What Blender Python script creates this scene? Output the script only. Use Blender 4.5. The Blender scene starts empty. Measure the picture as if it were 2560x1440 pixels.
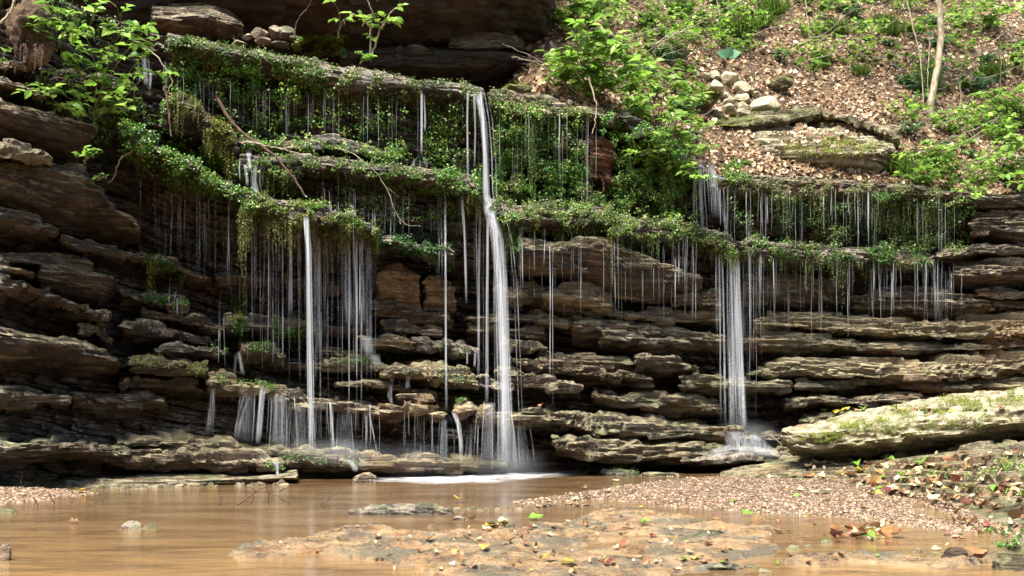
import bpy, math, random
import numpy as np
from mathutils import Vector, Matrix
from mathutils.bvhtree import BVHTree
R = math.radians
rng = np.random.default_rng(7)
random.seed(7)
sc = bpy.context.scene
COL = sc.collection

# ------------------------------------------------------------------ camera geometry used to size the place
FPX, CH, CX, HY = 2745.0, 0.5, 1280.0, 1040.0
def P(px, py, Y):
    return np.array([(px - CX) / FPX * Y, Y, CH + (HY - py) / FPX * Y])
def ground_Y(py, z=0.0):
    return (CH - z) * FPX / (py - HY)
def G(px, py, z=0.0):
    return P(px, py, ground_Y(py, z))

# ------------------------------------------------------------------ noise
def _h(i, j, k):
    h = (i * np.uint32(73856093)) ^ (j * np.uint32(19349663)) ^ (k * np.uint32(83492791))
    h = (h ^ (h >> np.uint32(13))) * np.uint32(1274126177)
    h = (h ^ (h >> np.uint32(16))) * np.uint32(2246822519)
    h = h ^ (h >> np.uint32(15))
    return (h & np.uint32(0xffff)).astype(np.float32) / 32767.5 - 1.0
def vnoise(p):
    p = np.asarray(p, np.float32)
    i = np.floor(p); f = p - i
    u = f * f * (3 - 2 * f)
    i = i.astype(np.int64).astype(np.uint32)
    x, y, z = i[..., 0], i[..., 1], i[..., 2]
    o = np.uint32(1)
    a = _h(x, y, z) * (1 - u[..., 0]) + _h(x + o, y, z) * u[..., 0]
    b = _h(x, y + o, z) * (1 - u[..., 0]) + _h(x + o, y + o, z) * u[..., 0]
    c = _h(x, y, z + o) * (1 - u[..., 0]) + _h(x + o, y, z + o) * u[..., 0]
    d = _h(x, y + o, z + o) * (1 - u[..., 0]) + _h(x + o, y + o, z + o) * u[..., 0]
    e = a * (1 - u[..., 1]) + b * u[..., 1]
    g = c * (1 - u[..., 1]) + d * u[..., 1]
    return e * (1 - u[..., 2]) + g * u[..., 2]
def fbm(p, octv=4, gain=0.5):
    p = np.asarray(p, np.float32); s = 0; a = 1.0; n = 0
    for _ in range(octv):
        s = s + a * vnoise(p); n += a; a *= gain; p = p * 2.03 + 17.3
    return s / n
def ridge(p, octv=3):
    p = np.asarray(p, np.float32); s = 0; a = 1.0; n = 0
    for _ in range(octv):
        s = s + a * (1 - 2 * np.abs(vnoise(p))); n += a; a *= .5; p = p * 2.1 + 9.1
    return s / n
def blocks(p, fx, fz, seed=0.0):
    """fractured blocks: piecewise-constant offsets in x within thin beds in z, soft at the joints"""
    x, y, z = p[..., 0], p[..., 1], p[..., 2]
    w = vnoise(np.stack([x * 2.2, y * 2.2, z * 2.2 + seed], -1)) * .5
    zz = z * fz + w * 1.1 + x * .22
    lay = np.floor(zz)
    xx = (x + y * .6) * fx + lay * 3.7 + w * 1.6
    ii = np.floor(xx); f = xx - ii
    s = np.clip((f - .92) / .08, 0, 1); s = s * s * (3 - 2 * s)
    L = lay.astype(np.int64).astype(np.uint32); I = ii.astype(np.int64).astype(np.uint32)
    k = np.full_like(L, int(seed * 7) + 5)
    a = _h(I, L, k) * (1 - s) + _h(I + np.uint32(1), L, k) * s
    g = zz - lay
    bed = np.minimum(1, np.minimum(g, 1 - g) / .16)          # notch at each bedding plane
    return a, bed

# ------------------------------------------------------------------ mesh helpers
def mk(name, V, Fc, mat, parent=None, col=None, smooth=True, loc=None):
    V = np.ascontiguousarray(V, np.float32).reshape(-1, 3)
    Fc = np.ascontiguousarray(Fc, np.int32)
    me = bpy.data.meshes.new(name)
    n, k = Fc.shape
    off = V.mean(0) if loc is None else np.asarray(loc, np.float32)
    if loc is False: off = np.zeros(3, np.float32)
    Vl = V - off
    me.vertices.add(len(Vl)); me.vertices.foreach_set('co', Vl.ravel())
    me.loops.add(n * k); me.loops.foreach_set('vertex_index', Fc.ravel())
    me.polygons.add(n)
    me.polygons.foreach_set('loop_start', np.arange(0, n * k, k, dtype=np.int32))
    me.polygons.foreach_set('use_smooth', np.full(n, smooth, bool))
    me.update(calc_edges=True)
    if col is not None:
        at = me.color_attributes.new('Col', 'FLOAT_COLOR', 'POINT')
        c = np.ones((len(Vl), 4), np.float32); c[:, :3] = col
        at.data.foreach_set('color', c.ravel())
    me.materials.append(mat)
    o = bpy.data.objects.new(name, me); COL.objects.link(o)
    o.location = Vector(off.tolist())
    if parent is not None:
        o.parent = parent
        o.location = Vector(off.tolist()) - parent.location
    return o
def tag(o, label=None, cat=None, group=None, kind=None):
    if label: o['label'] = label
    if cat: o['category'] = cat
    if group: o['group'] = group
    if kind: o['kind'] = kind
    return o
def empty(name, loc):
    o = bpy.data.objects.new(name, None); COL.objects.link(o)
    o.location = Vector([float(v) for v in loc]); o.empty_display_size = .05
    return o
def grid_faces(nu, nv, wrap=False):
    i = np.arange(nu - 1)[:, None]; j = np.arange(nv if wrap else nv - 1)[None, :]
    j2 = (j + 1) % nv
    return np.stack([i * nv + j, (i + 1) * nv + j, (i + 1) * nv + j2, i * nv + j2], -1).reshape(-1, 4)
OWN = []; OWNER = None
ROCKS = []      # everything rays may rest on
def remember(V, Fc, own='rock'): ROCKS.append((np.asarray(V, np.float64).reshape(-1, 3), np.asarray(Fc))); OWN.append(own)

def grid_normals(A):
    du = np.gradient(A, axis=0); dv = np.gradient(A, axis=1)
    n = np.cross(du, dv); n /= np.linalg.norm(n, axis=-1, keepdims=True) + 1e-9
    return n
def resample(A, m, axis):
    """A: (S,K,3) -> m samples along axis, linear by mean arc length"""
    A = np.moveaxis(A, axis, 0)
    seg = np.linalg.norm(np.diff(A, axis=0), axis=-1).mean(-1) + 1e-6
    t = np.concatenate([[0], np.cumsum(seg)]); t /= t[-1]
    q = np.linspace(0, 1, m)
    k = np.clip(np.searchsorted(t, q) - 1, 0, len(t) - 2)
    f = ((q - t[k]) / (t[k + 1] - t[k]))[:, None, None]
    return np.moveaxis(A[k] * (1 - f) + A[k + 1] * f, 0, axis)
def smooth_axis(A, n, axis):
    for _ in range(n):
        B = np.moveaxis(A, axis, 0).copy(); C = B.copy()
        C[1:-1] = B[1:-1] * .5 + (B[2:] + B[:-2]) * .25
        A = np.moveaxis(C, 0, axis)
    return A
def loft(name, A, mat, parent=None, du=.011, rough=1.0, sm=1, chunk=1.0, rest=True, seed=None):
    """A (S,K,3): cross-sections along a rock; returns one closed, fractured, layered rock mesh"""
    A = np.asarray(A, float)
    seed = rng.uniform(0, 90) if seed is None else seed
    LS = np.linalg.norm(np.diff(A, axis=0), axis=-1).sum(0).mean()
    LK = np.linalg.norm(np.diff(A, axis=1), axis=-1).sum(1).max()
    nu = int(np.clip(LS / du, 12, 420)); nv = int(np.clip(LK / du, 16, 200))
    A = resample(resample(A, nv, 1), nu, 0)
    A = smooth_axis(A, sm, 1); A = smooth_axis(A, sm * 2, 0)
    c = A.mean(1, keepdims=True)
    # round the two ends off
    m = max(3, int(.05 / du)); w = np.ones(nu)
    e = np.sqrt(np.linspace(.02, 1, m)); w[:m] = e; w[-m:] = e[::-1]
    A = c + (A - c) * w[:, None, None]
    N = grid_normals(A)
    out = ((A - c) * N).sum(-1).mean()
    if out < 0: N = -N
    q = A * np.array([1, 1, 1.0]); sh = np.array([seed, seed * .7, 0])
    a, bed = blocks(q + sh, 1.5, 17, seed)
    a2, bed2 = blocks(q + sh * 1.7, 4, 44, seed + 3)
    d = .030 * fbm(q * np.array([1.6, 1.6, 3.5]) + sh, 3) + .016 * ridge(q * np.array([2.2, 2.2, 14]) + sh, 4) + .016 * fbm(q * np.array([10, 10, 50]) + sh, 4)
    d = d + chunk * (.032 * a + .028 * a2 - .034 * (1 - bed) - .017 * (1 - bed2))
    d = d * rough * np.minimum(1, w * 1.0)[:, None]
    A = A + N * d[..., None]
    V = A.reshape(-1, 3)
    F1 = grid_faces(nu, nv, wrap=True)
    V = np.concatenate([V, A[0].mean(0)[None], A[-1].mean(0)[None]])
    n0 = nu * nv
    j = np.arange(nv)
    cap0 = np.stack([np.full(nv, n0), j, (j + 1) % nv, np.full(nv, n0)], -1)[:, :3]
    cap1 = np.stack([np.full(nv, n0 + 1), (nu - 1) * nv + (j + 1) % nv, (nu - 1) * nv + j], -1)
    T = np.concatenate([F1[:, [0, 1, 2]], F1[:, [0, 2, 3]], cap0, cap1])
    o = mk(name, V, T, mat, parent, smooth=False)
    if rest: remember(V, T)
    return o

# ------------------------------------------------------------------ node helpers
def new_mat(name):
    m = bpy.data.materials.new(name); m.use_nodes = True
    nt = m.node_tree; nt.nodes.clear()
    out = nt.nodes.new('ShaderNodeOutputMaterial')
    return m, nt, out
class NB:
    def __init__(s, nt): s.nt = nt
    def n(s, t, **kw):
        nd = s.nt.nodes.new(t)
        for k, v in kw.items():
            if isinstance(v, bpy.types.NodeSocket): s.nt.links.new(v, nd.inputs[k])
            elif k in nd.inputs.keys(): nd.inputs[k].default_value = v
            else: setattr(nd, k, v)
        return nd
    def lk(s, a, b): s.nt.links.new(a, b)
    def noise(s, vec, scale, detail=4, rough=.55, dist=0):
        nd = s.n('ShaderNodeTexNoise'); nd.inputs['Scale'].default_value = scale
        nd.inputs['Detail'].default_value = detail; nd.inputs['Roughness'].default_value = rough
        nd.inputs['Distortion'].default_value = dist
        s.lk(vec, nd.inputs['Vector']); return nd.outputs['Fac']
    def ramp(s, fac, a, b, c0=0., c1=1.):
        nd = s.n('ShaderNodeMapRange'); nd.interpolation_type = 'SMOOTHSTEP'
        nd.inputs['From Min'].default_value = a; nd.inputs['From Max'].default_value = b
        nd.inputs['To Min'].default_value = c0; nd.inputs['To Max'].default_value = c1
        s.lk(fac, nd.inputs['Value']); return nd.outputs['Result']
    def mix(s, fac, a, b):
        nd = s.n('ShaderNodeMix'); nd.data_type = 'RGBA'
        for sock, v in ((nd.inputs['Factor'], fac), (nd.inputs['A'] if 0 else nd.inputs[6], a), (nd.inputs[7], b)):
            if isinstance(v, bpy.types.NodeSocket): s.lk(v, sock)
            elif isinstance(v, (int, float)): sock.default_value = v
            else: sock.default_value = (*v, 1)
        return nd.outputs[2]
    def math(s, op, a, b=None):
        nd = s.n('ShaderNodeMath'); nd.operation = op
        for k, v in ((0, a), (1, b)):
            if v is None: continue
            if isinstance(v, bpy.types.NodeSocket): s.lk(v, nd.inputs[k])
            else: nd.inputs[k].default_value = v
        return nd.outputs[0]
    def scaled(s, vec, sx, sy, sz):
        nd = s.n('ShaderNodeMapping'); nd.inputs['Scale'].default_value = (sx, sy, sz)
        s.lk(vec, nd.inputs['Vector']); return nd.outputs[0]

def rock_mat(name, dark, mid, pale, moss=(.050, .070, .010), moss_amt=.5, lichen_light_amt=.5, wet=.5, rust=.35):
    m, nt, out = new_mat(name); b = NB(nt)
    geo = b.n('ShaderNodeNewGeometry')
    pos = geo.outputs['Position']
    nz = b.n('ShaderNodeSeparateXYZ'); b.lk(geo.outputs['Normal'], nz.inputs[0])
    up = nz.outputs['Z']
    lowf = b.noise(pos, 1.4, 3)
    midf = b.noise(b.scaled(pos, 1, 1, 2.2), 6, 6, .6)
    hif = b.noise(b.scaled(pos, 1, 1, 1.6), 34, 6, .65)
    strat = b.noise(b.scaled(pos, .6, .6, 9), 5, 5, .6, .4)
    col = b.mix(b.ramp(midf, .38, .64), dark, mid)
    col = b.mix(b.math('MULTIPLY', b.ramp(strat, .52, .72), .6), col, pale)
    col = b.mix(b.math('MULTIPLY', b.ramp(lowf, .50, .66), rust), col, (.17, .075, .022))
    col = b.mix(b.math('MULTIPLY', b.ramp(hif, .52, .30), .65), col, (dark[0] * .35, dark[1] * .35, dark[2] * .4))
    # pale lichen on sky-facing rock doubles as painted light on shoulders; moss grows there
    li = b.math('MULTIPLY', b.ramp(up, .05, .6), b.ramp(b.noise(pos, 9, 5, .7), .42, .56))
    col = b.mix(b.math('MULTIPLY', li, lichen_light_amt), col, pale)
    mo = b.math('MULTIPLY', b.ramp(up, .15, .7), b.ramp(b.noise(pos, 3.2, 6, .68), .60 - .22 * moss_amt, .66 - .18 * moss_amt))
    col = b.mix(b.math('MULTIPLY', mo, min(1, moss_amt * 1.6)), col, moss)
    rgh = b.ramp(b.noise(pos, 4, 4), .40, .60, .75 - .45 * wet, .92 - .30 * wet)
    bs = b.n('ShaderNodeBsdfPrincipled')
    b.lk(col, bs.inputs['Base Color']); b.lk(rgh, bs.inputs['Roughness'])
    bs.inputs['Specular IOR Level'].default_value = .35 + .3 * wet
    vor = b.n('ShaderNodeTexVoronoi'); vor.inputs['Scale'].default_value = 26
    b.lk(b.scaled(pos, 1, 1, 2.0), vor.inputs['Vector'])
    h = b.math('ADD', b.math('MULTIPLY', b.noise(b.scaled(pos, 1, 1, 1.7), 55, 8, .7), 1.0), b.math('MULTIPLY', strat, 1.1))
    h = b.math('ADD', h, b.math('MULTIPLY', vor.outputs['Distance'], .35))
    bp = b.n('ShaderNodeBump'); bp.inputs['Strength'].default_value = .9; bp.inputs['Distance'].default_value = .022
    b.lk(h, bp.inputs['Height']); b.lk(bp.outputs[0], bs.inputs['Normal'])
    b.lk(bs.outputs[0], out.inputs[0])
    return m
M = {}
M['rock'] = rock_mat('sandstone', (.028, .018, .009), (.085, .055, .027), (.36, .31, .20), moss_amt=.45, lichen_light_amt=.75, wet=.8)
M['rock_brown'] = rock_mat('brown_sandstone', (.026, .016, .008), (.066, .039, .017), (.33, .27, .16), moss_amt=.35, lichen_light_amt=.8, wet=.6, rust=.25)  # pale tone raised so the ledge shoulders look lit
M['rock_pale'] = rock_mat('pale_limestone', (.095, .072, .036), (.185, .138, .068), (.36, .31, .18), moss_amt=.35, lichen_light_amt=.7, wet=.7, rust=.45)
M['rock_grey'] = rock_mat('grey_limestone', (.042, .031, .016), (.120, .086, .042), (.30, .26, .150), moss_amt=.42, lichen_light_amt=.7, wet=.85, rust=.5)
M['rock_wet'] = rock_mat('wet_rock', (.017, .012, .008), (.058, .040, .024), (.30, .25, .18), moss_amt=.35, lichen_light_amt=.75, wet=1.0, rust=.35)
M['rock_moss'] = rock_mat('mossy_rock', (.07, .06, .03), (.15, .13, .07), (.33, .30, .19), moss=(.085, .105, .012), moss_amt=.95, lichen_light_amt=.6, wet=.1, rust=.1)
M['rock_dark'] = rock_mat('dark_rock', (.022, .016, .011), (.055, .040, .026), (.10, .08, .055), moss_amt=.1, lichen_light_amt=.3, wet=.2, rust=.2)
M['rock_tan'] = rock_mat('tan_streambed_rock', (.085, .052, .025), (.27, .145, .052), (.38, .27, .14), moss=(.085, .075, .045), moss_amt=.5, lichen_light_amt=.45, wet=1.5, rust=.45)
M['stone_white'] = rock_mat('white_stone', (.26, .21, .12), (.45, .39, .26), (.62, .57, .43), moss_amt=.25, lichen_light_amt=.4, wet=.0, rust=.15)

M['rock_red'] = rock_mat('red_shale', (.09, .035, .020), (.20, .085, .048), (.27, .15, .10), moss_amt=.05, lichen_light_amt=.2, wet=.3, rust=.3)
def soil_mat():
    m, nt, out = new_mat('forest_soil'); b = NB(nt)
    pos = b.n('ShaderNodeNewGeometry').outputs['Position']
    col = b.mix(b.ramp(b.noise(pos, 3, 6, .65), .4, .62), (.050, .030, .016), (.150, .090, .046))
    col = b.mix(b.math('MULTIPLY', b.ramp(b.noise(pos, 40, 6, .7), .5, .65), .5), col, (.24, .155, .085))
    bs = b.n('ShaderNodeBsdfPrincipled'); b.lk(col, bs.inputs['Base Color']); bs.inputs['Roughness'].default_value = .95
    bp = b.n('ShaderNodeBump'); bp.inputs['Distance'].default_value = .03
    b.lk(b.noise(pos, 45, 8, .7), bp.inputs['Height']); b.lk(bp.outputs[0], bs.inputs['Normal'])
    b.lk(bs.outputs[0], out.inputs[0]); return m
M['rock_ochre'] = rock_mat('ochre_sandstone', (.13, .08, .035), (.22, .145, .068), (.42, .34, .20), moss_amt=.15, lichen_light_amt=.7, wet=.3, rust=.3)
M['soil'] = soil_mat()
def leaf_mat(name, trans=.45, rough=.45, spec=.4):
    """colour comes from each leaf's own tint"""
    m, nt, out = new_mat(name); b = NB(nt)
    at = b.n('ShaderNodeAttribute'); at.attribute_name = 'Col'
    bs = b.n('ShaderNodeBsdfPrincipled'); b.lk(at.outputs['Color'], bs.inputs['Base Color'])
    bs.inputs['Roughness'].default_value = rough; bs.inputs['Specular IOR Level'].default_value = spec
    if trans:
        tr = b.n('ShaderNodeBsdfTranslucent')
        g = b.n('ShaderNodeGamma'); b.lk(at.outputs['Color'], g.inputs[0]); g.inputs[1].default_value = .85
        b.lk(g.outputs[0], tr.inputs[0])
        mx = b.n('ShaderNodeMixShader'); mx.inputs[0].default_value = trans
        b.lk(bs.outputs[0], mx.inputs[1]); b.lk(tr.outputs[0], mx.inputs[2]); b.lk(mx.outputs[0], out.inputs[0])
    else: b.lk(bs.outputs[0], out.inputs[0])
    return m
M['leaf'] = leaf_mat('green_leaf')
M['mossleaf'] = leaf_mat('moss_leaf', .3, .36, .5)
M['litter'] = leaf_mat('dry_leaf', .2, .6, .3)
M['wetleaf'] = leaf_mat('wet_leaf', .2, .25, .5)
M['pebble'] = leaf_mat('pebble', 0, .5, .5)
def wood_mat(name, c0, c1):
    m, nt, out = new_mat(name); b = NB(nt)
    pos = b.n('ShaderNodeNewGeometry').outputs['Position']
    col = b.mix(b.ramp(b.noise(b.scaled(pos, 1, 1, .3), 40, 5, .65), .38, .62), c0, c1)
    bs = b.n('ShaderNodeBsdfPrincipled'); b.lk(col, bs.inputs['Base Color']); bs.inputs['Roughness'].default_value = .75
    bp = b.n('ShaderNodeBump'); bp.inputs['Distance'].default_value = .005
    b.lk(b.noise(b.scaled(pos, 1, 1, .25), 120, 5), bp.inputs['Height']); b.lk(bp.outputs[0], bs.inputs['Normal'])
    b.lk(bs.outputs[0], out.inputs[0]); return m
M['bark'] = wood_mat('pale_bark', (.20, .15, .09), (.42, .35, .24))
M['twig'] = wood_mat('grey_twig', (.16, .12, .08), (.36, .31, .24))
M['stick'] = wood_mat('brown_stick', (.035, .018, .010), (.12, .062, .032))
M['stem'] = wood_mat('green_stem', (.07, .08, .02), (.16, .16, .06))

def water_mat():
    m, nt, out = new_mat('brown_water'); b = NB(nt)
    pos = b.n('ShaderNodeNewGeometry').outputs['Position']
    f = b.noise(b.scaled(pos, .8, 2.2, 1), 1.6, 5, .6)
    col = b.mix(b.ramp(f, .35, .65), (.100, .058, .026), (.175, .110, .056))
    sep = b.n('ShaderNodeSeparateXYZ'); b.lk(pos, sep.inputs[0])
    col = b.mix(b.math('MULTIPLY', b.ramp(sep.outputs['Y'], 6.0, 3.2), b.ramp(b.noise(b.scaled(pos, 1.2, 4.5, 1), 2.2, 5, .6), .36, .64)), col, (.25, .15, .064))   # shallow sandy floor near this bank
    bs = b.n('ShaderNodeBsdfPrincipled'); b.lk(col, bs.inputs['Base Color'])
    bs.inputs['Roughness'].default_value = .07; bs.inputs['IOR'].default_value = 1.33
    bs.inputs['Specular IOR Level'].default_value = .75
    h = b.math('ADD', b.math('MULTIPLY', b.noise(b.scaled(pos, 1.0, 2.6, 1), 7, 3, .5), .7), b.math('MULTIPLY', b.noise(b.scaled(pos, 1, 2.4, 1), 26, 3, .5), .16))
    bp = b.n('ShaderNodeBump'); bp.inputs['Strength'].default_value = .45; bp.inputs['Distance'].default_value = .014
    b.lk(h, bp.inputs['Height']); b.lk(bp.outputs[0], bs.inputs['Normal'])
    b.lk(bs.outputs[0], out.inputs[0]); return m
M['water'] = water_mat()
def fall_mat(name, lo, hi, sx=70., sz=.9):
    """milky falling water: streaks along the fall, alpha from the strand's own attribute"""
    m, nt, out = new_mat(name); b = NB(nt)
    pos = b.n('ShaderNodeNewGeometry').outputs['Position']
    at = b.n('ShaderNodeAttribute'); at.attribute_name = 'Col'
    sp = b.n('ShaderNodeSeparateColor'); b.lk(at.outputs['Color'], sp.inputs[0])
    st = b.ramp(b.noise(b.scaled(pos, sx, sx, sz), 1, 4, .6), .34, .66, lo, hi)
    a = b.math('MULTIPLY', st, sp.outputs[0])
    df = b.n('ShaderNodeBsdfDiffuse'); df.inputs[0].default_value = (.86, .89, .95, 1)
    tl = b.n('ShaderNodeBsdfTranslucent'); tl.inputs[0].default_value = (.86, .89, .95, 1)
    m1 = b.n('ShaderNodeMixShader'); m1.inputs[0].default_value = .5
    b.lk(df.outputs[0], m1.inputs[1]); b.lk(tl.outputs[0], m1.inputs[2])
    tp = b.n('ShaderNodeBsdfTransparent')
    mx = b.n('ShaderNodeMixShader'); b.lk(a, mx.inputs[0])
    b.lk(tp.outputs[0], mx.inputs[1]); b.lk(m1.outputs[0], mx.inputs[2]); b.lk(mx.outputs[0], out.inputs[0])
    return m
M['fall'] = fall_mat('milky_waterfall', .02, .54, 120.)
M['thread'] = fall_mat('water_thread', .12, .85, 22., 3.2)
def foam_mat():
    m, nt, out = new_mat('foam'); b = NB(nt)
    pos = b.n('ShaderNodeNewGeometry').outputs['Position']
    at = b.n('ShaderNodeAttribute'); at.attribute_name = 'Col'
    sp = b.n('ShaderNodeSeparateColor'); b.lk(at.outputs['Color'], sp.inputs[0])
    a = b.math('MULTIPLY', b.ramp(b.noise(b.scaled(pos, 1, 2.2, 1), 5, 4, .6), .34, .68, .04, .72), sp.outputs[0])
    df = b.n('ShaderNodeBsdfDiffuse'); df.inputs[0].default_value = (.86, .88, .90, 1)
    tp = b.n('ShaderNodeBsdfTransparent')
    mx = b.n('ShaderNodeMixShader'); b.lk(a, mx.inputs[0])
    b.lk(tp.outputs[0], mx.inputs[1]); b.lk(df.outputs[0], mx.inputs[2]); b.lk(mx.outputs[0], out.inputs[0])
    return m
M['foam'] = foam_mat()

# ------------------------------------------------------------------ the cliff
PXC = np.array([-500, 0, 350, 700, 1000, 1300, 1700, 2100, 2560, 3100.])
YLIP = np.array([7.2, 7.7, 8.7, 9.2, 9.4, 9.6, 10.2, 10.8, 11.1, 11.3])
SR = np.array([0, .2, .4, .5, .65, .8, 1.])
OFF = np.array([[0] * 10,
    [.15, .15, .1, .0, .0, .0, .0, .05, .1, .1],
    [.3, .3, .35, -.05, -.1, -.05, .0, .4, .3, .3],
    [.3, .3, .4, .45, .4, .35, .3, .35, .3, .3],
    [.2, .2, .25, .4, .35, .3, .3, .25, .25, .25],
    [.1, .1, .1, .15, .1, .1, .15, .1, .1, .1],
    [-.1, -.1, -.2, -.3, -.3, -.05, .2, .4, .4, .4]])
TP = np.array([-500, 0, 250, 350, 450, 700, 1000, 1200, 1300, 1500, 1600, 1700, 1800, 2000, 2300, 2560, 3100.])
TY = np.array([-140, -60, 40, 75, 95, 140, 190, 228, 245, 285, 330, 400, 440, 455, 465, 500, 500.])
FP = np.array([-500, 0, 700, 1000, 1300, 1500, 1900, 2560, 3100.])
FY = np.array([1215, 1215, 1195, 1188, 1185, 1175, 1165, 1165, 1165.])
def T_(px): return np.interp(px, TP, TY)
def base_Y(px, py):
    px = np.asarray(px, float); py = np.asarray(py, float)
    t, f = T_(px), np.interp(px, FP, FY)
    s = np.clip((py - t) / (f - t), 0, 1)
    rows = np.stack([np.interp(px, PXC, r) for r in OFF], 0)
    k = np.clip(np.searchsorted(SR, s.ravel()) - 1, 0, len(SR) - 2).reshape(s.shape)
    w = (s - SR[k]) / (SR[k + 1] - SR[k])
    a = np.take_along_axis(rows, k[None], 0)[0]; c = np.take_along_axis(rows, (k + 1)[None], 0)[0]
    return np.interp(px, PXC, YLIP) + a * (1 - w) + c * w

nu, nv = 1150, 330
pxs = np.linspace(-500, 3100, nu)[:, None]; s = np.linspace(-.005, 1, nv)[None, :]
t, f = T_(pxs), np.interp(pxs, FP, FY)
PY = t + (f + 75 - t) * s
PXg = np.broadcast_to(pxs, PY.shape)
YB = base_Y(PXg, PY)
A = np.stack([(PXg - CX) / FPX * YB, YB, CH + (HY - PY) / FPX * YB], -1)
q = A.copy()
dip = np.interp(PXg, [-500, 300, 1000, 1600, 2200, 3100], [.34, .26, .12, .10, -.02, -.04])
q[..., 2] += q[..., 0] * dip * .6
a1, b1 = blocks(q, 2.6, 9, 1.0); a2, b2 = blocks(q + 5.3, 5.5, 21, 2.0); a3, b3 = blocks(q + 9.1, 14, 55, 3.0)
D = .10 * fbm(q * 1.6, 4) + .085 * a1 + .05 * a2 + .018 * a3 - .10 * (1 - b1) - .04 * (1 - b2) - .012 * (1 - b3) + .02 * ridge(q * 9, 3) + .010 * fbm(q * 40, 3)
A[..., 1] -= D - .06
A = np.concatenate([A[:, :1] + np.array([0, .9, -.02]), A], 1); nv += 1
cliff_F = grid_faces(nu, nv)
cliff = mk('cliff', A, cliff_F[:, ::-1], M['rock_wet'], smooth=False)
tag(cliff, 'tall layered brown rock cliff behind the falling water and moss', 'cliff')
remember(A, cliff_F)

def ledge(st, p=.4, mat='rock', uc=.75, sh=1.0, rough=1.0, parent='cliff', name='rock_ledge', chunk=1.0, du=.012):
    S = []
    for (px, top, lip, bot) in st:
        Yb = float(base_Y(px, lip)); Yf = Yb - p
        zl = P(px, lip, Yf)[2]
        hs = max(.01, (lip - top) / FPX * Yf)
        Yt = Yf + hs * sh + .02
        zt = P(px, top, Yt)[2]
        Yu = Yf + uc * p
        zb = P(px, bot, Yu)[2]
        prof = [(Yb + .35, zt + .03), (Yt, zt), ((Yt + Yf) / 2 - .14 * hs, (zt + zl) / 2 + .12 * hs), (Yf, zl),
                (Yf + .2 * uc * p, zl - .45 * (zl - zb)), (Yu, zb), (Yb + .35, zb + .02)]
        S.append([((px - CX) / FPX * Y, Y, z) for Y, z in prof])
    par = cliff if parent == 'cliff' else None
    return loft(name, S, M[mat], par, rough=rough, chunk=chunk, du=du)

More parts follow.
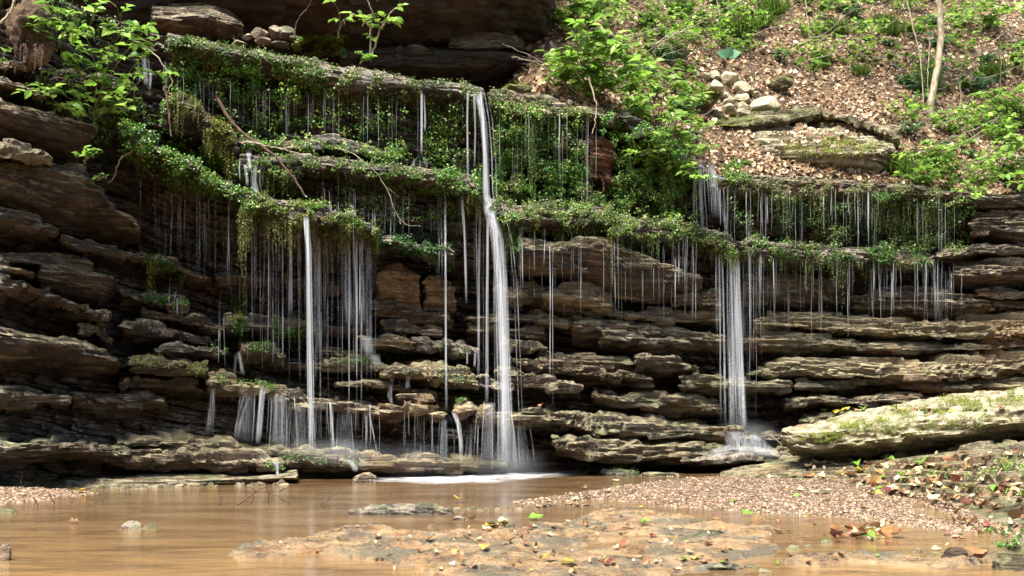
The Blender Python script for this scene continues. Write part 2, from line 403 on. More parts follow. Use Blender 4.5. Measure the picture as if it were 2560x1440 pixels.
LEDGES = [
 # --- left side
 ([(-80,240,270,365),(0,246,275,370),(60,260,283,378),(110,282,300,392),(150,296,308,400),(190,303,314,400),(245,318,325,345)], .55, 'rock_brown'),
 ([(-80,395,430,560),(0,400,425,560),(60,405,430,570),(125,402,428,575),(170,410,435,585),(215,418,440,590),(232,442,457,600),(260,480,495,610),(290,520,530,615),(330,535,552,620),(352,562,577,620)], .62, 'rock_brown'),
 ([(-80,515,545,640),(0,520,545,640),(60,540,556,650),(100,560,572,640),(145,573,590,610)], .58, 'rock'),
 ([(145,586,600,700),(220,603,618,700),(290,620,633,705),(350,634,648,720),(420,648,660,720),(470,668,685,715),(510,683,700,715),(530,690,705,720)], .5, 'rock'),
 ([(-60,632,650,690),(0,632,650,690),(70,636,660,700),(150,640,665,700),(200,650,672,705),(225,660,675,690)], .42, 'rock'),
 ([(-60,640,670,697),(0,650,676,697),(50,665,685,700),(92,675,690,699)], .58, 'rock_grey'),
 ([(90,655,675,740),(150,663,680,750),(200,672,690,760),(250,680,697,770),(290,696,705,735)], .52, 'rock_brown'),
 ([(-80,685,715,800),(0,693,718,815),(60,702,718,820),(100,722,735,830),(150,742,752,830),(200,755,765,830),(240,770,785,830),(272,787,802,815)], .62, 'rock'),
 ([(290,722,735,790),(340,728,742,800),(400,738,755,800),(440,745,762,800),(468,755,770,785)], .38, 'rock_wet'),
 ([(190,818,832,850),(230,812,830,850),(270,825,847,860),(284,838,850,860)], .5, 'rock_grey'),
 ([(-80,805,835,925),(0,812,840,930),(70,825,847,935),(110,830,852,935),(160,840,866,940),(210,855,886,945),(250,875,892,940),(290,890,905,930),(304,900,912,925)], .66, 'rock_brown'),
 ([(320,895,915,945),(360,890,915,950),(420,893,918,950),(470,895,925,950),(510,908,930,948),(525,915,935,945)], .52, 'rock_grey'),
 ([(515,935,952,985),(560,940,965,980),(600,950,970,980),(640,950,975,990),(680,962,980,1000),(720,975,995,1015)], .48, 'rock_pale'),
 ([(690,972,998,1025),(740,985,1010,1030),(800,998,1015,1035),(880,1001,1020,1040),(960,1008,1025,1045),(1040,1013,1030,1050),(1090,1028,1045,1060),(1112,1040,1050,1060)], .48, 'rock'),
 ([(-60,960,985,1010),(0,965,990,1015),(40,970,1005,1030),(90,975,1010,1025),(130,980,1005,1015),(178,985,1010,1028)], .5, 'rock'),
 ([(170,975,985,1030),(230,983,992,1050),(300,983,997,1055),(350,985,1000,1050),(400,997,1005,1030),(424,1003,1010,1015)], .36, 'rock_brown'),
 ([(290,960,965,985),(360,945,955,985),(430,950,958,985),(500,955,963,985)], .3, 'rock_brown'),
 ([(-80,1110,1140,1185),(30,1105,1130,1175),(100,1095,1125,1170),(170,1100,1120,1170),(240,1108,1125,1175),(300,1113,1135,1178),(380,1118,1145,1180),(460,1128,1150,1185),(560,1143,1160,1180),(640,1140,1165,1185),(712,1150,1165,1180)], .55, 'rock'),
 ([(280,1103,1112,1130),(380,1098,1110,1130),(460,1098,1115,1135),(540,1108,1122,1140),(620,1113,1130,1150),(700,1120,1135,1155),(800,1133,1148,1160),(905,1140,1155,1170)], .42, 'rock_grey'),
 ([(690,1138,1165,1187),(760,1130,1155,1187),(830,1138,1160,1187),(900,1148,1165,1187),(960,1152,1165,1187),(1060,1150,1170,1190),(1150,1153,1172,1188),(1265,1160,1170,1180)], .42, 'rock_grey'),
 # --- centre, below the moss
 ([(530,685,700,715),(600,693,710,722),(680,691,715,724),(760,698,720,730),(830,713,726,737),(850,725,735,745)], .36, 'rock_brown'),
 ([(560,788,808,840),(620,796,812,840),(680,796,815,832),(760,800,818,837),(830,813,825,850),(880,816,826,845),(935,820,828,840)], .5, 'rock_wet'),
 ([(590,858,880,910),(640,858,880,905),(690,860,885,915),(716,875,895,915)], .52, 'rock_grey'),
 ([(920,758,775,815),(980,763,775,820),(1040,773,786,822),(1100,781,791,820),(1134,785,795,815)], .42, 'rock_brown'),
 ([(950,818,828,850),(1010,816,828,845),(1060,823,838,850),(1112,828,840,855)], .36, 'rock'),
 ([(893,850,864,885),(950,838,862,880),(1000,843,867,885),(1044,860,870,880)], .5, 'rock_pale'),
 ([(1020,843,855,875),(1100,853,868,890),(1160,868,880,900),(1204,878,885,905)], .42, 'rock_wet'),
 ([(795,863,880,900),(850,866,886,905),(904,880,895,905)], .42, 'rock_brown'),
 ([(795,893,905,935),(860,898,912,940),(910,893,912,940),(950,908,927,945),(978,925,940,950)], .5, 'rock_grey'),
 ([(945,905,935,960),(1000,903,930,955),(1060,903,937,962),(1110,913,947,967),(1160,923,957,977),(1205,945,966,977)], .6, 'rock_pale'),
 ([(830,953,962,975),(900,956,966,976),(970,960,971,986),(1055,967,976,986)], .45, 'rock'),
 ([(983,983,995,1007),(1030,981,996,1011),(1070,988,1006,1016),(1094,1000,1010,1016)], .55, 'rock_grey'),
 ([(998,998,1011,1023),(1050,1003,1021,1032),(1094,1010,1026,1037)], .62, 'rock_pale'),
 ([(1180,1033,1048,1065),(1250,1028,1046,1062),(1320,1033,1049,1065),(1385,1035,1050,1065)], .42, 'rock_grey'),
 ([(1185,943,960,985),(1240,958,975,990),(1295,968,980,990)], .45, 'rock_wet'),
 ([(700,900,906,930),(770,905,912,935),(830,910,916,930)], .3, 'rock_brown'),
 ([(300,800,808,850),(380,815,826,860),(450,830,842,870),(540,845,855,880)], .4, 'rock_wet'),
 ([(380,870,878,892),(450,862,872,890),(540,872,882,895),(580,880,886,896)], .45, 'rock_wet'),
 ([(340,770,780,800),(420,785,797,815),(500,800,812,830),(560,815,825,840)], .36, 'rock_brown'),
 # --- between the two big falls
 ([(1290,595,625,680),(1380,610,625,690),(1450,598,610,700),(1500,600,611,730),(1560,616,628,745),(1620,638,655,755),(1680,666,676,755),(1720,683,691,740),(1755,690,698,715)], .42, 'rock_brown'),
 ([(1380,658,668,690),(1430,663,672,690),(1480,670,680,695)], .5, 'rock_brown'),
 ([(1285,708,745,790),(1340,713,745,790),(1380,723,745,800),(1420,738,760,812),(1470,768,790,822),(1515,790,800,822)], .42, 'rock_brown'),
 ([(1680,728,745,770),(1750,733,750,790),(1805,730,745,790)], .36, 'rock_brown'),
 ([(1512,778,790,800),(1580,776,791,806),(1650,783,799,813),(1720,783,806,814),(1790,783,801,815),(1808,787,800,812)], .42, 'rock_grey'),
 ([(1160,793,800,815),(1250,783,800,815),(1330,783,800,815),(1400,793,809,830),(1465,800,815,835)], .40, 'rock_grey'),
 ([(1160,806,818,850),(1240,813,823,860),(1340,818,831,870),(1372,822,832,845)], .38, 'rock_brown'),
 ([(1425,793,810,860),(1500,798,816,880),(1580,800,821,885),(1640,813,832,882),(1700,823,841,882),(1760,828,851,882),(1800,838,852,887),(1820,845,855,880)], .46, 'rock_brown'),
 ([(1495,828,838,870),(1560,830,843,880),(1620,838,851,890),(1690,847,854,890),(1735,850,857,880)], .54, 'rock'),
 ([(1250,846,858,875),(1310,856,869,886),(1350,868,881,896),(1390,885,895,905)], .42, 'rock_grey'),
 ([(1262,883,901,925),(1320,893,911,932),(1370,903,919,936),(1420,913,926,960),(1500,923,941,962),(1560,923,937,972),(1600,933,946,987),(1640,945,955,980)], .46, 'rock_brown'),
 ([(1380,893,905,925),(1450,886,901,920),(1520,883,906,930),(1582,886,909,935)], .42, 'rock_grey'),
 ([(1580,893,906,947),(1630,886,901,950),(1690,891,906,952),(1725,908,921,947),(1750,925,930,940)], .56, 'rock'),
 ([(1238,928,938,950),(1290,923,941,955),(1345,938,950,965)], .42, 'rock_grey'),
 ([(1265,953,961,980),(1330,948,963,985),(1400,948,961,985),(1455,956,970,990)], .40, 'rock'),
 ([(1695,938,956,990),(1760,943,960,995),(1840,943,967,995),(1900,948,969,990),(1950,948,969,985),(1982,955,968,975)], .52, 'rock_grey'),
 ([(1475,968,985,1010),(1560,983,1001,1020),(1640,983,1006,1030),(1700,988,1011,1035),(1760,998,1021,1040),(1806,1015,1030,1045)], .36, 'rock_grey'),
 ([(1275,1028,1045,1057),(1360,1020,1046,1062),(1430,1028,1062,1077),(1500,1043,1086,1097),(1560,1048,1091,1102),(1640,1053,1089,1100),(1720,1058,1086,1100),(1800,1063,1086,1102),(1880,1073,1096,1112),(1960,1078,1101,1122),(2006,1090,1110,1125)], .66, 'rock_grey'),
 ([(1380,1096,1111,1127),(1450,1098,1131,1142),(1520,1103,1146,1157),(1600,1106,1151,1162),(1680,1108,1147,1162),(1760,1110,1147,1162),(1850,1113,1147,1162),(1940,1113,1150,1164),(2006,1130,1151,1165)], .85, 'rock_grey'),
 ([(1695,1148,1155,1166),(1800,1146,1155,1166),(1900,1146,1155,1166),(2020,1148,1157,1167)], 1.05, 'rock_wet'),
 # --- right of the third fall
 ([(1850,688,700,760),(1950,693,706,765),(2050,698,711,760),(2105,705,716,745)], .3, 'rock_brown'),
 ([(2125,745,756,790),(2190,726,746,800),(2260,713,748,806),(2340,720,752,806),(2420,738,752,802),(2485,755,763,790)], .42, 'rock_brown'),
 ([(2375,660,690,717),(2450,658,682,720),(2520,653,677,717),(2650,640,670,702)], .42, 'rock_brown'),
 ([(2435,720,740,753),(2520,726,746,754),(2650,730,745,756)], .42, 'rock_grey'),
 ([(2470,752,766,780),(2560,752,768,785),(2650,750,765,785)], .36, 'rock_grey'),
 ([(1880,800,820,842),(1930,783,813,847),(2000,783,817,837),(2080,780,827,842),(2160,783,830,847),(2240,793,832,852),(2310,803,840,852),(2360,803,842,852),(2420,793,847,857),(2500,793,844,854),(2560,788,830,847),(2650,783,822,842)], .46, 'rock_pale'),
 ([(1845,843,858,872),(1930,838,861,887),(2020,843,863,892),(2100,846,869,892),(2180,853,876,897),(2260,856,876,897),(2350,858,873,892),(2450,860,873,887),(2560,848,866,877),(2650,843,861,872)], .42, 'rock_grey'),
 ([(1865,932,938,947),(1920,913,931,947),(2000,900,931,952),(2100,898,939,960),(2200,900,946,957),(2300,903,946,962),(2400,893,939,957),(2500,878,926,952),(2650,868,921,942)], .48, 'rock_pale'),
 ([(1985,953,965,977),(2080,948,963,977),(2180,943,956,967),(2300,948,961,987),(2400,948,971,987),(2500,943,966,982),(2650,938,961,977)], .38, 'rock_grey'),
 ([(1955,998,1010,1022),(2050,993,1006,1017),(2120,998,1011,1022),(2200,983,1001,1017),(2310,983,1001,1022)], .40, 'rock_grey'),
 ([(2000,1040,1048,1065),(2100,1030,1040,1060),(2250,1020,1030,1050)], .40, 'rock_grey'),
 # --- the mossy upper tier
 ([(410,83,105,150),(500,98,120,165),(600,118,140,190),(700,138,165,205),(800,158,192,228),(900,173,200,262),(1000,188,213,247),(1100,203,225,247),(1215,224,238,262)], .30, 'rock_wet'),
 ([(1222,234,260,292),(1300,243,280,302),(1400,258,285,302),(1500,273,292,307),(1565,285,300,320)], .30, 'rock'),
 ([(590,343,360,382),(700,353,370,392),(820,353,370,387),(900,368,385,402),(1010,380,395,420)], .30, 'rock_wet'),
 ([(590,383,410,452),(700,393,415,452),(800,398,420,452),(900,403,435,462),(1000,413,440,472),(1100,428,455,482),(1205,458,490,522)], .40, 'rock_wet'),
 ([(405,240,262,320),(450,234,256,330),(495,245,268,335),(520,290,312,400),(560,300,325,420),(600,350,375,440)], .34, 'rock_wet'),
 ([(310,325,345,390),(380,345,365,420),(440,385,405,450),(520,430,450,480),(600,470,495,530),(650,490,515,540)], .5, 'rock_wet'),
 ([(590,478,510,545),(680,498,530,572),(760,508,540,572),(850,528,560,592),(950,565,587,607)], .58, 'rock_wet'),
 ([(935,573,600,632),(1000,578,610,632),(1060,598,627,642),(1135,620,640,652)], .40, 'rock_wet'),
 ([(1215,488,530,600),(1300,518,550,592),(1380,508,550,592),(1460,518,555,587),(1535,520,550,580)], .42, 'rock_wet'),
 ([(1515,553,575,602),(1600,548,580,607),(1700,558,590,612),(1780,578,610,642),(1845,600,630,652)], .42, 'rock_wet'),
 ([(1555,283,303,335),(1600,312,335,370),(1650,345,365,400),(1700,382,405,440),(1750,418,436,470),(1795,446,462,490)], .24, 'rock_wet'),
 ([(2335,463,482,508),(2450,480,500,526),(2560,490,510,532),(2660,492,515,534)], .26, 'rock'),
 ([(1785,453,470,492),(1900,453,475,502),(2050,453,478,502),(2200,453,478,502),(2355,463,490,512)], .30, 'rock_grey'),
 ([(1845,598,630,652),(1950,618,640,662),(2050,618,645,667),(2150,623,650,667),(2250,633,655,672),(2340,640,660,675)], .42, 'rock_wet'),
 ([(2425,528,570,602),(2500,518,580,612),(2650,500,580,622)], .32, 'rock_brown'),
 ([(2330,630,645,660),(2450,615,632,650),(2650,610,630,650)], .36, 'rock'),
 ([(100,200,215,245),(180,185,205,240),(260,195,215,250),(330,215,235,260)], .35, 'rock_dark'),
 ([(-80,150,170,205),(0,152,172,205),(40,150,168,200),(90,165,180,210)], .35, 'rock'),
 ([(-80,195,215,240),(0,195,210,235),(60,215,228,250),(120,245,255,270)], .45, 'rock'),
]
for i_, g_ in ((2, 45), (3, 28), (4, 24), (7, 42), (8, 34)):
    LEDGES[i_] = ([(a_, b_, c_, min(d_, c_ + g_)) for a_, b_, c_, d_ in LEDGES[i_][0]],) + tuple(LEDGES[i_][1:])
for e in LEDGES:
    st, p, mt = e[:3]
    big = max(x[3] - x[2] for x in st) > 60
    ledge(st, p, mt, uc=.9 if big else .95, rough=.8 if big else 1.0, chunk=.55 if big else 1.0)
ledge([(1455,340,390,440),(1470,338,385,445),(1495,338,385,446),(1515,342,390,446),(1530,360,395,440)], .16, 'rock_red', uc=.2, sh=.3, rough=1.2)
# low smooth shelf at the foot of the cliff on the left
S = []
for px, ya, yb, yc in [(-120,1176,1203,1230),(100,1172,1199,1226),(300,1170,1199,1224),(500,1172,1199,1222),(700,1168,1194,1212),(745,1180,1195,1205)]:
    z1, z2 = .075, .045
    Ya, Yb_, Yc = ground_Y(ya, z1) if ground_Y(ya, z1) < 9 else 9.0, ground_Y(yb, z2), ground_Y(yc, -.02)
    Ya = max(Ya, Yb_ + .3)
    S.append([((px - CX) / FPX * Y, Y, z) for Y, z in ((Ya + .5, z1), (Ya, z1), (Yb_, z2), (Yc, -.03), (Yc + .05, -.15), (Ya + .5, -.15))])
loft('foot_shelf', S, M['rock'], cliff, rough=.45, chunk=.7)

# ------------------------------------------------------------------ hill behind the lip, cave floor, added sky-blocking bank
nu, nv = 520, 260
pxs = np.linspace(-600, 3300, nu)[:, None]; r = (np.linspace(0, 1, nv)[None, :] ** 1.5) * 9.0
Yl = np.interp(pxs, PXC, YLIP); zl = CH + (HY - T_(pxs)) / FPX * Yl
Y = Yl + .06 + r; rneg = np.clip(r, None, 0); r = np.clip(r, 0, None)
cave = 1 - np.clip((pxs - 1180) / 220, 0, 1); cave = cave * cave * (3 - 2 * cave)
hill_s = .83 * r
cave_s = .04 * r + np.clip(r - 2.2, 0, None) * 1.6
z = zl + hill_s * (1 - cave) + cave_s * cave 
X = (pxs - CX) / FPX * Y
A = np.stack(np.broadcast_arrays(X, Y, z), -1).copy()
amp = np.clip(r / .6, 0, 1)
A[..., 2] += amp * (.16 * fbm(A * np.array([1.1, 1.1, 0]), 4) + .05 * fbm(A * np.array([6, 6, 0]) + 4, 3))
hF = grid_faces(nu, nv)
hill = mk('hill', A, hF, M['soil']); tag(hill, kind='structure')
remember(A, hF, 'hill')
# unseen bank added behind the camera to block low sky light
nu, nv = 90, 60
x = np.linspace(-16, 16, nu)[:, None]; y = np.linspace(-3.5, -16, nv)[None, :]
z = np.clip((-3.5 - y) * .75, 0, None) + 0 * x
A = np.stack(np.broadcast_arrays(x, y, z), -1).copy()
A[..., 2] += .5 * fbm(A * .5, 4) - .2
bank = mk('bank', A, grid_faces(nu, nv), M['soil']); tag(bank, kind='structure')

# ------------------------------------------------------------------ overhang
def slab_px(name, st, mat, rough=.8, chunk=.8, du=.014, parent=None):
    """st: (px, [(py, Y)...]) sections given as seen from the stream, at real depths"""
    return loft(name, [[P(px, py, Y) for py, Y in rows] for px, rows in st], M[mat], parent, rough=rough, chunk=chunk, du=du)
zr = 4.28
S = []
for x, dz in ((-6.5, .1), (-4, .0), (-2.5, 0), (-1, -.02), (-.3, .0), (.1, .02), (.34, .06), (.42, .25)):
    S.append([(x, 10.2, zr + 1.5), (x, 10.2, zr + .34 + dz), (x, 10.7, zr + dz + .12), (x * .98 + .02, 11.3, zr + dz), (x, 13.5, zr - .15 + dz), (x, 13.5, zr + 1.4)])
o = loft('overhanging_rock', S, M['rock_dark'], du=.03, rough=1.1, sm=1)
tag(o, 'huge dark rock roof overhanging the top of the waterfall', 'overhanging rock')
o = slab_px('rock_slab', [(375, [(20, 11.0), (12, 10.6), (20, 10.35), (45, 10.3), (70, 10.5), (70, 11)]), (430, [(12, 11), (8, 10.6), (18, 10.3), (50, 10.25), (85, 10.5), (85, 11)]),
    (520, [(12, 11), (10, 10.6), (22, 10.25), (45, 10.2), (75, 10.5), (80, 11)]), (570, [(35, 11), (32, 10.6), (40, 10.3), (60, 10.3), (88, 10.5), (88, 11)]), (608, [(66, 11), (64, 10.6), (68, 10.4), (75, 10.4), (82, 10.5), (82, 11)])], 'rock', chunk=.5)
tag(o, 'tan flat block lying under the left part of the dark overhang', 'rock')
o = slab_px('rock_slab', [(1118, [(88, 11.6), (86, 11.2), (95, 11.0), (118, 11), (125, 11.3), (120, 11.6)]), (1160, [(80, 11.6), (78, 11.2), (86, 10.95), (125, 10.95), (140, 11.2), (130, 11.6)]),
    (1240, [(78, 11.6), (76, 11.2), (84, 10.9), (120, 10.9), (140, 11.3), (140, 11.6)]), (1290, [(88, 11.6), (86, 11.2), (96, 10.9), (122, 10.95), (135, 11.3), (135, 11.6)]), (1312, [(105, 11.6), (104, 11.2), (108, 11), (122, 11), (128, 11.3), (128, 11.6)])], 'rock', chunk=.5)
tag(o, 'tan squared block wedged under the right end of the dark overhang', 'rock')
# dark bed below that block, closing the recess
o = slab_px('rock_bed', [(850, [(130, 12), (126, 11.4), (140, 11.0), (160, 11.1), (185, 11.6), (185, 12)]), (1000, [(120, 12), (118, 11.3), (130, 10.9), (165, 11.0), (195, 11.5), (195, 12)]),
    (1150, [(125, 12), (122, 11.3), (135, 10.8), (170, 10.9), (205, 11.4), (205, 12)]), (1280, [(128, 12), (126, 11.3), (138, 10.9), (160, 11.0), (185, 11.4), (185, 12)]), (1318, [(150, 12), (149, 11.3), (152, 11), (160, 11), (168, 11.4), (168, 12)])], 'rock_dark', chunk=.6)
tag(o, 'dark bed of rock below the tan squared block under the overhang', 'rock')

# ------------------------------------------------------------------ loose boulders
def ico(n):
    import bmesh
    bm = bmesh.new(); bmesh.ops.create_icosphere(bm, subdivisions=n, radius=1)
    V = np.array([v.co[:] for v in bm.verts]); Fc = np.array([[v.index for v in f.verts] for f in bm.faces]); bm.free()
    return V, Fc
ICO = {n: ico(n) for n in (2, 3, 4, 5)}
def boulder_mesh(rx, ry, rz, cuts=9, sub=5, rough=.05, seed=None):
    V, Fc = ICO[sub]; V = V.copy()
    g = np.random.default_rng(seed if seed is not None else rng.integers(1 << 30))
    d0 = g.normal(size=(cuts, 3)); d0 /= np.linalg.norm(d0, axis=1, keepdims=True)
    for dd in d0:
        h = g.uniform(.48, .80); k = V @ dd
        ex = np.clip(k - h, 0, None); V -= dd[None] * (ex * .93)[:, None]
    sd = g.uniform(0, 60)
    n = V / (np.linalg.norm(V, axis=1, keepdims=True) + 1e-6)
    V = V + n * (rough * 1.6 * fbm(V * 2.2 + sd, 4) + rough * .8 * ridge(V * 5 + sd, 3) + rough * .3 * fbm(V * 16 + sd, 3))[:, None]
    return V * np.array([rx, ry, rz]), Fc
def rotz(V, a):
    c, s_ = math.cos(a), math.sin(a); return V @ np.array([[c, s_, 0], [-s_, c, 0], [0, 0, 1]])
def roty(V, a):
    c, s_ = math.cos(a), math.sin(a); return V @ np.array([[c, 0, -s_], [0, 1, 0], [s_, 0, c]])
def boulder(name, c, r3, mat, label, cat='rock', group=None, tilt=0, turn=None, cuts=9, sub=5, rough=.05, parent=None, rest=True, seed=None):
    V, Fc = boulder_mesh(*r3, cuts=cuts, sub=sub, rough=rough, seed=seed)
    V = rotz(V, turn if turn is not None else 0); V = roty(V, tilt) + np.asarray(c)
    o = mk(name, V, Fc, M[mat], parent)
    if rest: remember(V, Fc)
    if parent is None: tag(o, label, cat, group)
    return o
def mpp(Y): return Y / FPX
BVH = None
def build_bvh():
    global BVH, OWNER
    vs, fs, n = [], [], 0; ow = []
    for (V, Fc), w_ in zip(ROCKS, OWN):
        vs.append(V)
        if Fc.shape[1] == 4: Fc = np.concatenate([Fc[:, [0, 1, 2]], Fc[:, [0, 2, 3]]])
        fs.append(Fc + n); n += len(V); ow += [w_] * len(Fc)
    V = np.concatenate(vs); Fc = np.concatenate(fs); OWNER = ow
    BVH = BVHTree.FromPolygons(V.tolist(), Fc.tolist())
EYE = Vector((0, 0, CH))
def hit(px, py):
    d = Vector(((px - CX) / FPX, 1, (HY - py) / FPX)).normalized()
    h = BVH.ray_cast(EYE, d)
    hit.own = OWNER[h[2]] if h[0] is not None else None
    return (h[0], h[1]) if h[0] is not None else (None, None)
def hitY(px, py, default=9.5):
    h, n = hit(px, py); return h.y if h is not None else default

# pair of pale rounded boulders in the middle of the cliff
for px, py, w, h, Yc, lab, sd, tl in ((905, 845, 20, 9, 9.0, 'small smooth brown stone beside the wet dome left of the main fall', 3, .15),
        (1100, 1037, 24, 10, 8.75, 'smooth cream stone at the lip where the small cascade pours', 13, .1),
        (1163, 1026, 36, 30, 8.85, 'brown blocky stone with a mossy top beside the small cascade', 14, .0),
        (1212, 1032, 32, 22, 8.8, 'pale angular stone right of the brown blocky stone by the cascade', 15, -.2),
        (1702, 655, 22, 18, 9.95, 'reddish rounded stone tucked under the moss left of the third fall', 16, .0),
        (1285, 745, 55, 40, 9.55, 'tan weathered boulder just behind the main waterfall', 19, 0)):
    k = mpp(Yc)
    boulder('boulder', P(px, py, Yc), (w * k, min(w, h) * k * 1.0, h * k), 'rock_pale' if ('pale' in lab or 'cream' in lab) else ('rock_brown' if 'red' in lab or 'brown' in lab else 'rock'),
            lab, 'boulder', tilt=tl, seed=sd, rough=.13, cuts=14, sub=5)
for st_, p_, mt_, lab_ in (([(942,692,702,762),(962,662,690,770),(1000,660,690,772),(1035,680,705,770),(1052,702,720,766)], .42, 'rock_ochre', 'large tan block left of a pair under the dark green moss'),
        ([(1054,697,712,768),(1075,686,705,774),(1105,690,712,778),(1130,712,732,776),(1140,737,747,770)], .40, 'rock_ochre', 'smaller tan block right of a pair under the dark green moss'),
        ([(1352,737,747,760),(1400,712,738,755),(1450,702,740,780),(1500,712,752,796),(1537,742,767,792)], .56, 'rock_pale', 'pale craggy block below the big smooth brown face, right of the main fall')):
    ob = ledge(st_, p_, mt_, uc=.45, sh=.7, parent=None, name='rock_block', rough=.9, chunk=.7); tag(ob, lab_, 'rock')
# pale slab end at the far left
ob = ledge([(-80,352,390,425),(0,362,394,417),(30,360,395,420),(70,373,399,423),(110,382,402,421),(128,392,404,415)], .85, 'rock_pale', parent=None, name='rock_slab')
tag(ob, 'sunlit cream slab end jutting out above the big brown slab at left', 'rock')

# big tilted slab on the right bank
SL = [(1952, [(1080, 9.3), (1074, 9.1), (1078, 8.75), (1092, 8.7), (1098, 8.85), (1100, 9.2)]),
      (1985, [(1072, 9.6), (1064, 9.2), (1084, 8.55), (1112, 8.5), (1136, 8.75), (1130, 9.5)]),
      (2050, [(1060, 9.8), (1050, 9.3), (1086, 8.4), (1118, 8.4), (1142, 8.8), (1140, 9.7)]),
      (2150, [(1040, 9.9), (1030, 9.4), (1072, 8.3), (1108, 8.25), (1145, 8.75), (1140, 9.8)]),
      (2280, [(1012, 9.9), (1003, 9.4), (1050, 8.2), (1092, 8.15), (1138, 8.75), (1130, 9.8)]),
      (2400, [(995, 9.9), (986, 9.4), (1035, 8.1), (1080, 8.05), (1128, 8.7), (1120, 9.8)]),
      (2560, [(975, 9.9), (967, 9.4), (1020, 8.0), (1058, 7.95), (1110, 8.6), (1105, 9.8)]),
      (2760, [(955, 9.9), (948, 9.4), (1000, 7.9), (1040, 7.85), (1095, 8.5), (1090, 9.8)])]
M['slab'] = rock_mat('pale_slab_rock', (.14, .11, .06), (.27, .225, .13), (.44, .40, .275), moss=(.10, .12, .02), moss_amt=.35, lichen_light_amt=.85, wet=.2, rust=.25)
slab = slab_px('mossy_slab', SL, 'slab', rough=.75, chunk=.7, du=.012)
tag(slab, 'huge tilted pale slab with mossy front edge resting on the right bank', 'rock slab')

# slabs and stones on the leafy slope
o = slab_px('mossy_slab', [(1866, [(344, 11.6), (342, 11.3), (347, 11.15), (354, 11.1), (358, 11.2), (356, 11.6)]), (1900, [(328, 11.8), (323, 11.5), (350, 11.05), (372, 10.95), (380, 11.1), (378, 11.6)]),
    (1950, [(315, 11.9), (308, 11.6), (350, 11.1), (394, 10.9), (404, 11.1), (404, 11.6)]), (2010, [(306, 12), (300, 11.7), (345, 11.15), (392, 10.9), (422, 11.1), (422, 11.6)]),
    (2070, [(300, 12), (295, 11.7), (340, 11.2), (388, 10.9), (430, 11.1), (430, 11.6)]), (2130, [(308, 12), (303, 11.7), (345, 11.2), (387, 10.9), (434, 11.1), (434, 11.6)]),
    (2190, [(334, 12), (328, 11.6), (355, 11.2), (384, 10.95), (432, 11.1), (432, 11.6)]), (2238, [(356, 11.7), (353, 11.5), (362, 11.2), (370, 11.05), (382, 11.1), (382, 11.5)])], 'slab', rough=1.0, chunk=.8)
tag(o, 'broad mossy slab tilted toward the stream with a dark hollow beneath, on the leafy slope', 'rock slab')
o = slab_px('rock_slab', [(1768, [(305, 12), (300, 11.6), (312, 11.25), (320, 11.2), (332, 11.4), (332, 11.9)]), (1850, [(298, 12), (294, 11.7), (308, 11.2), (316, 11.15), (344, 11.35), (344, 12)]),
    (1950, [(286, 12), (281, 11.7), (294, 11.3), (302, 11.25), (322, 11.4), (322, 12)]), (2052, [(273, 12), (270, 11.8), (278, 11.45), (284, 11.4), (291, 11.5), (291, 12)])], 'rock_moss', rough=1.1, chunk=.8)
tag(o, 'long narrow stone slab just below the heap of pale stones', 'rock slab')
o = slab_px('rock_slab', [(2052, [(280, 11.9), (278, 11.7), (284, 11.4), (287, 11.4), (290, 11.5), (290, 11.9)]), (2130, [(297, 11.9), (295, 11.7), (301, 11.4), (304, 11.38), (307, 11.5), (307, 11.9)]),
    (2190, [(315, 11.9), (313, 11.7), (320, 11.35), (324, 11.32), (328, 11.4), (328, 11.8)]), (2246, [(333, 11.8), (330, 11.6), (338, 11.15), (346, 11.1), (352, 11.25), (352, 11.7)])], 'rock_pale', rough=1.0, chunk=.9)
tag(o, 'thin pale stone strip along the back edge of the broad mossy slab', 'rock slab')
for px, py, w, h, Yc, lab, sd in ((1752, 248, 62, 30, 11.35, 'moss covered boulder just left of the heap of pale stones', 21), (1640, 138, 80, 34, 12.1, 'large moss covered boulder behind the bright green bush', 22),
        (1950, 212, 34, 20, 12.3, 'small mossy rock with a dark underside above the pale stone heap', 23), (1290, 225, 42, 18, 9.9, 'low mossy rock at the brink just right of the main fall', 24)):
    k = mpp(Yc); boulder('mossy_boulder', P(px, py, Yc), (w * k, w * k * .8, h * k), 'rock_moss', lab, 'boulder', seed=sd)
build_bvh()
PILE = [(1765,193,15,11),(1787,191,18,13),(1820,195,24,17),(1840,203,14,10),(1790,216,22,13),(1852,226,28,19),(1873,228,14,10),(1812,240,17,13),(1826,252,14,10),(1856,246,20,13),(1893,238,15,9),(1818,260,17,11),(1856,268,18,14),(1825,277,22,15),(1858,282,17,12),(1908,266,44,24),(1795,291,16,7)]
for i, (px, py, w, h) in enumerate(PILE):
    Yc = hitY(px, py + h * .5, 11.8) - .05; k = mpp(Yc)
    lab = {15: 'biggest angular pale stone at the lower right of the stone heap'}.get(i, 'small pale angular stone in the heap on the leafy slope')
    boulder('pale_stone', P(px, py, Yc), (w * k * 1.15, w * k, h * k * 1.15), 'stone_white', lab, 'stone', 'pale stones heaped on the slope', cuts=12, sub=4, rough=.03, seed=40 + i, turn=i * 1.1, tilt=rng.uniform(-.2, .2))
for i, (px, py, w, h) in enumerate([(620,92,14,10),(650,85,20,14),(690,80,26,16),(715,84,22,16),(660,105,20,9),(735,98,16,8),(600,110,22,9),(700,112,22,7),(1040,128,30,12),(1000,130,14,16)]):
    Yc = 10.1 if i < 8 else 10.95; k = mpp(Yc)
    boulder('brown_stone', P(px, py, Yc), (w * k * 1.1, w * k, h * k * 1.1), 'rock', 'small brown stone lying in the shade under the dark overhang', 'stone', 'small stones under the overhang', cuts=10, sub=4, seed=70 + i)

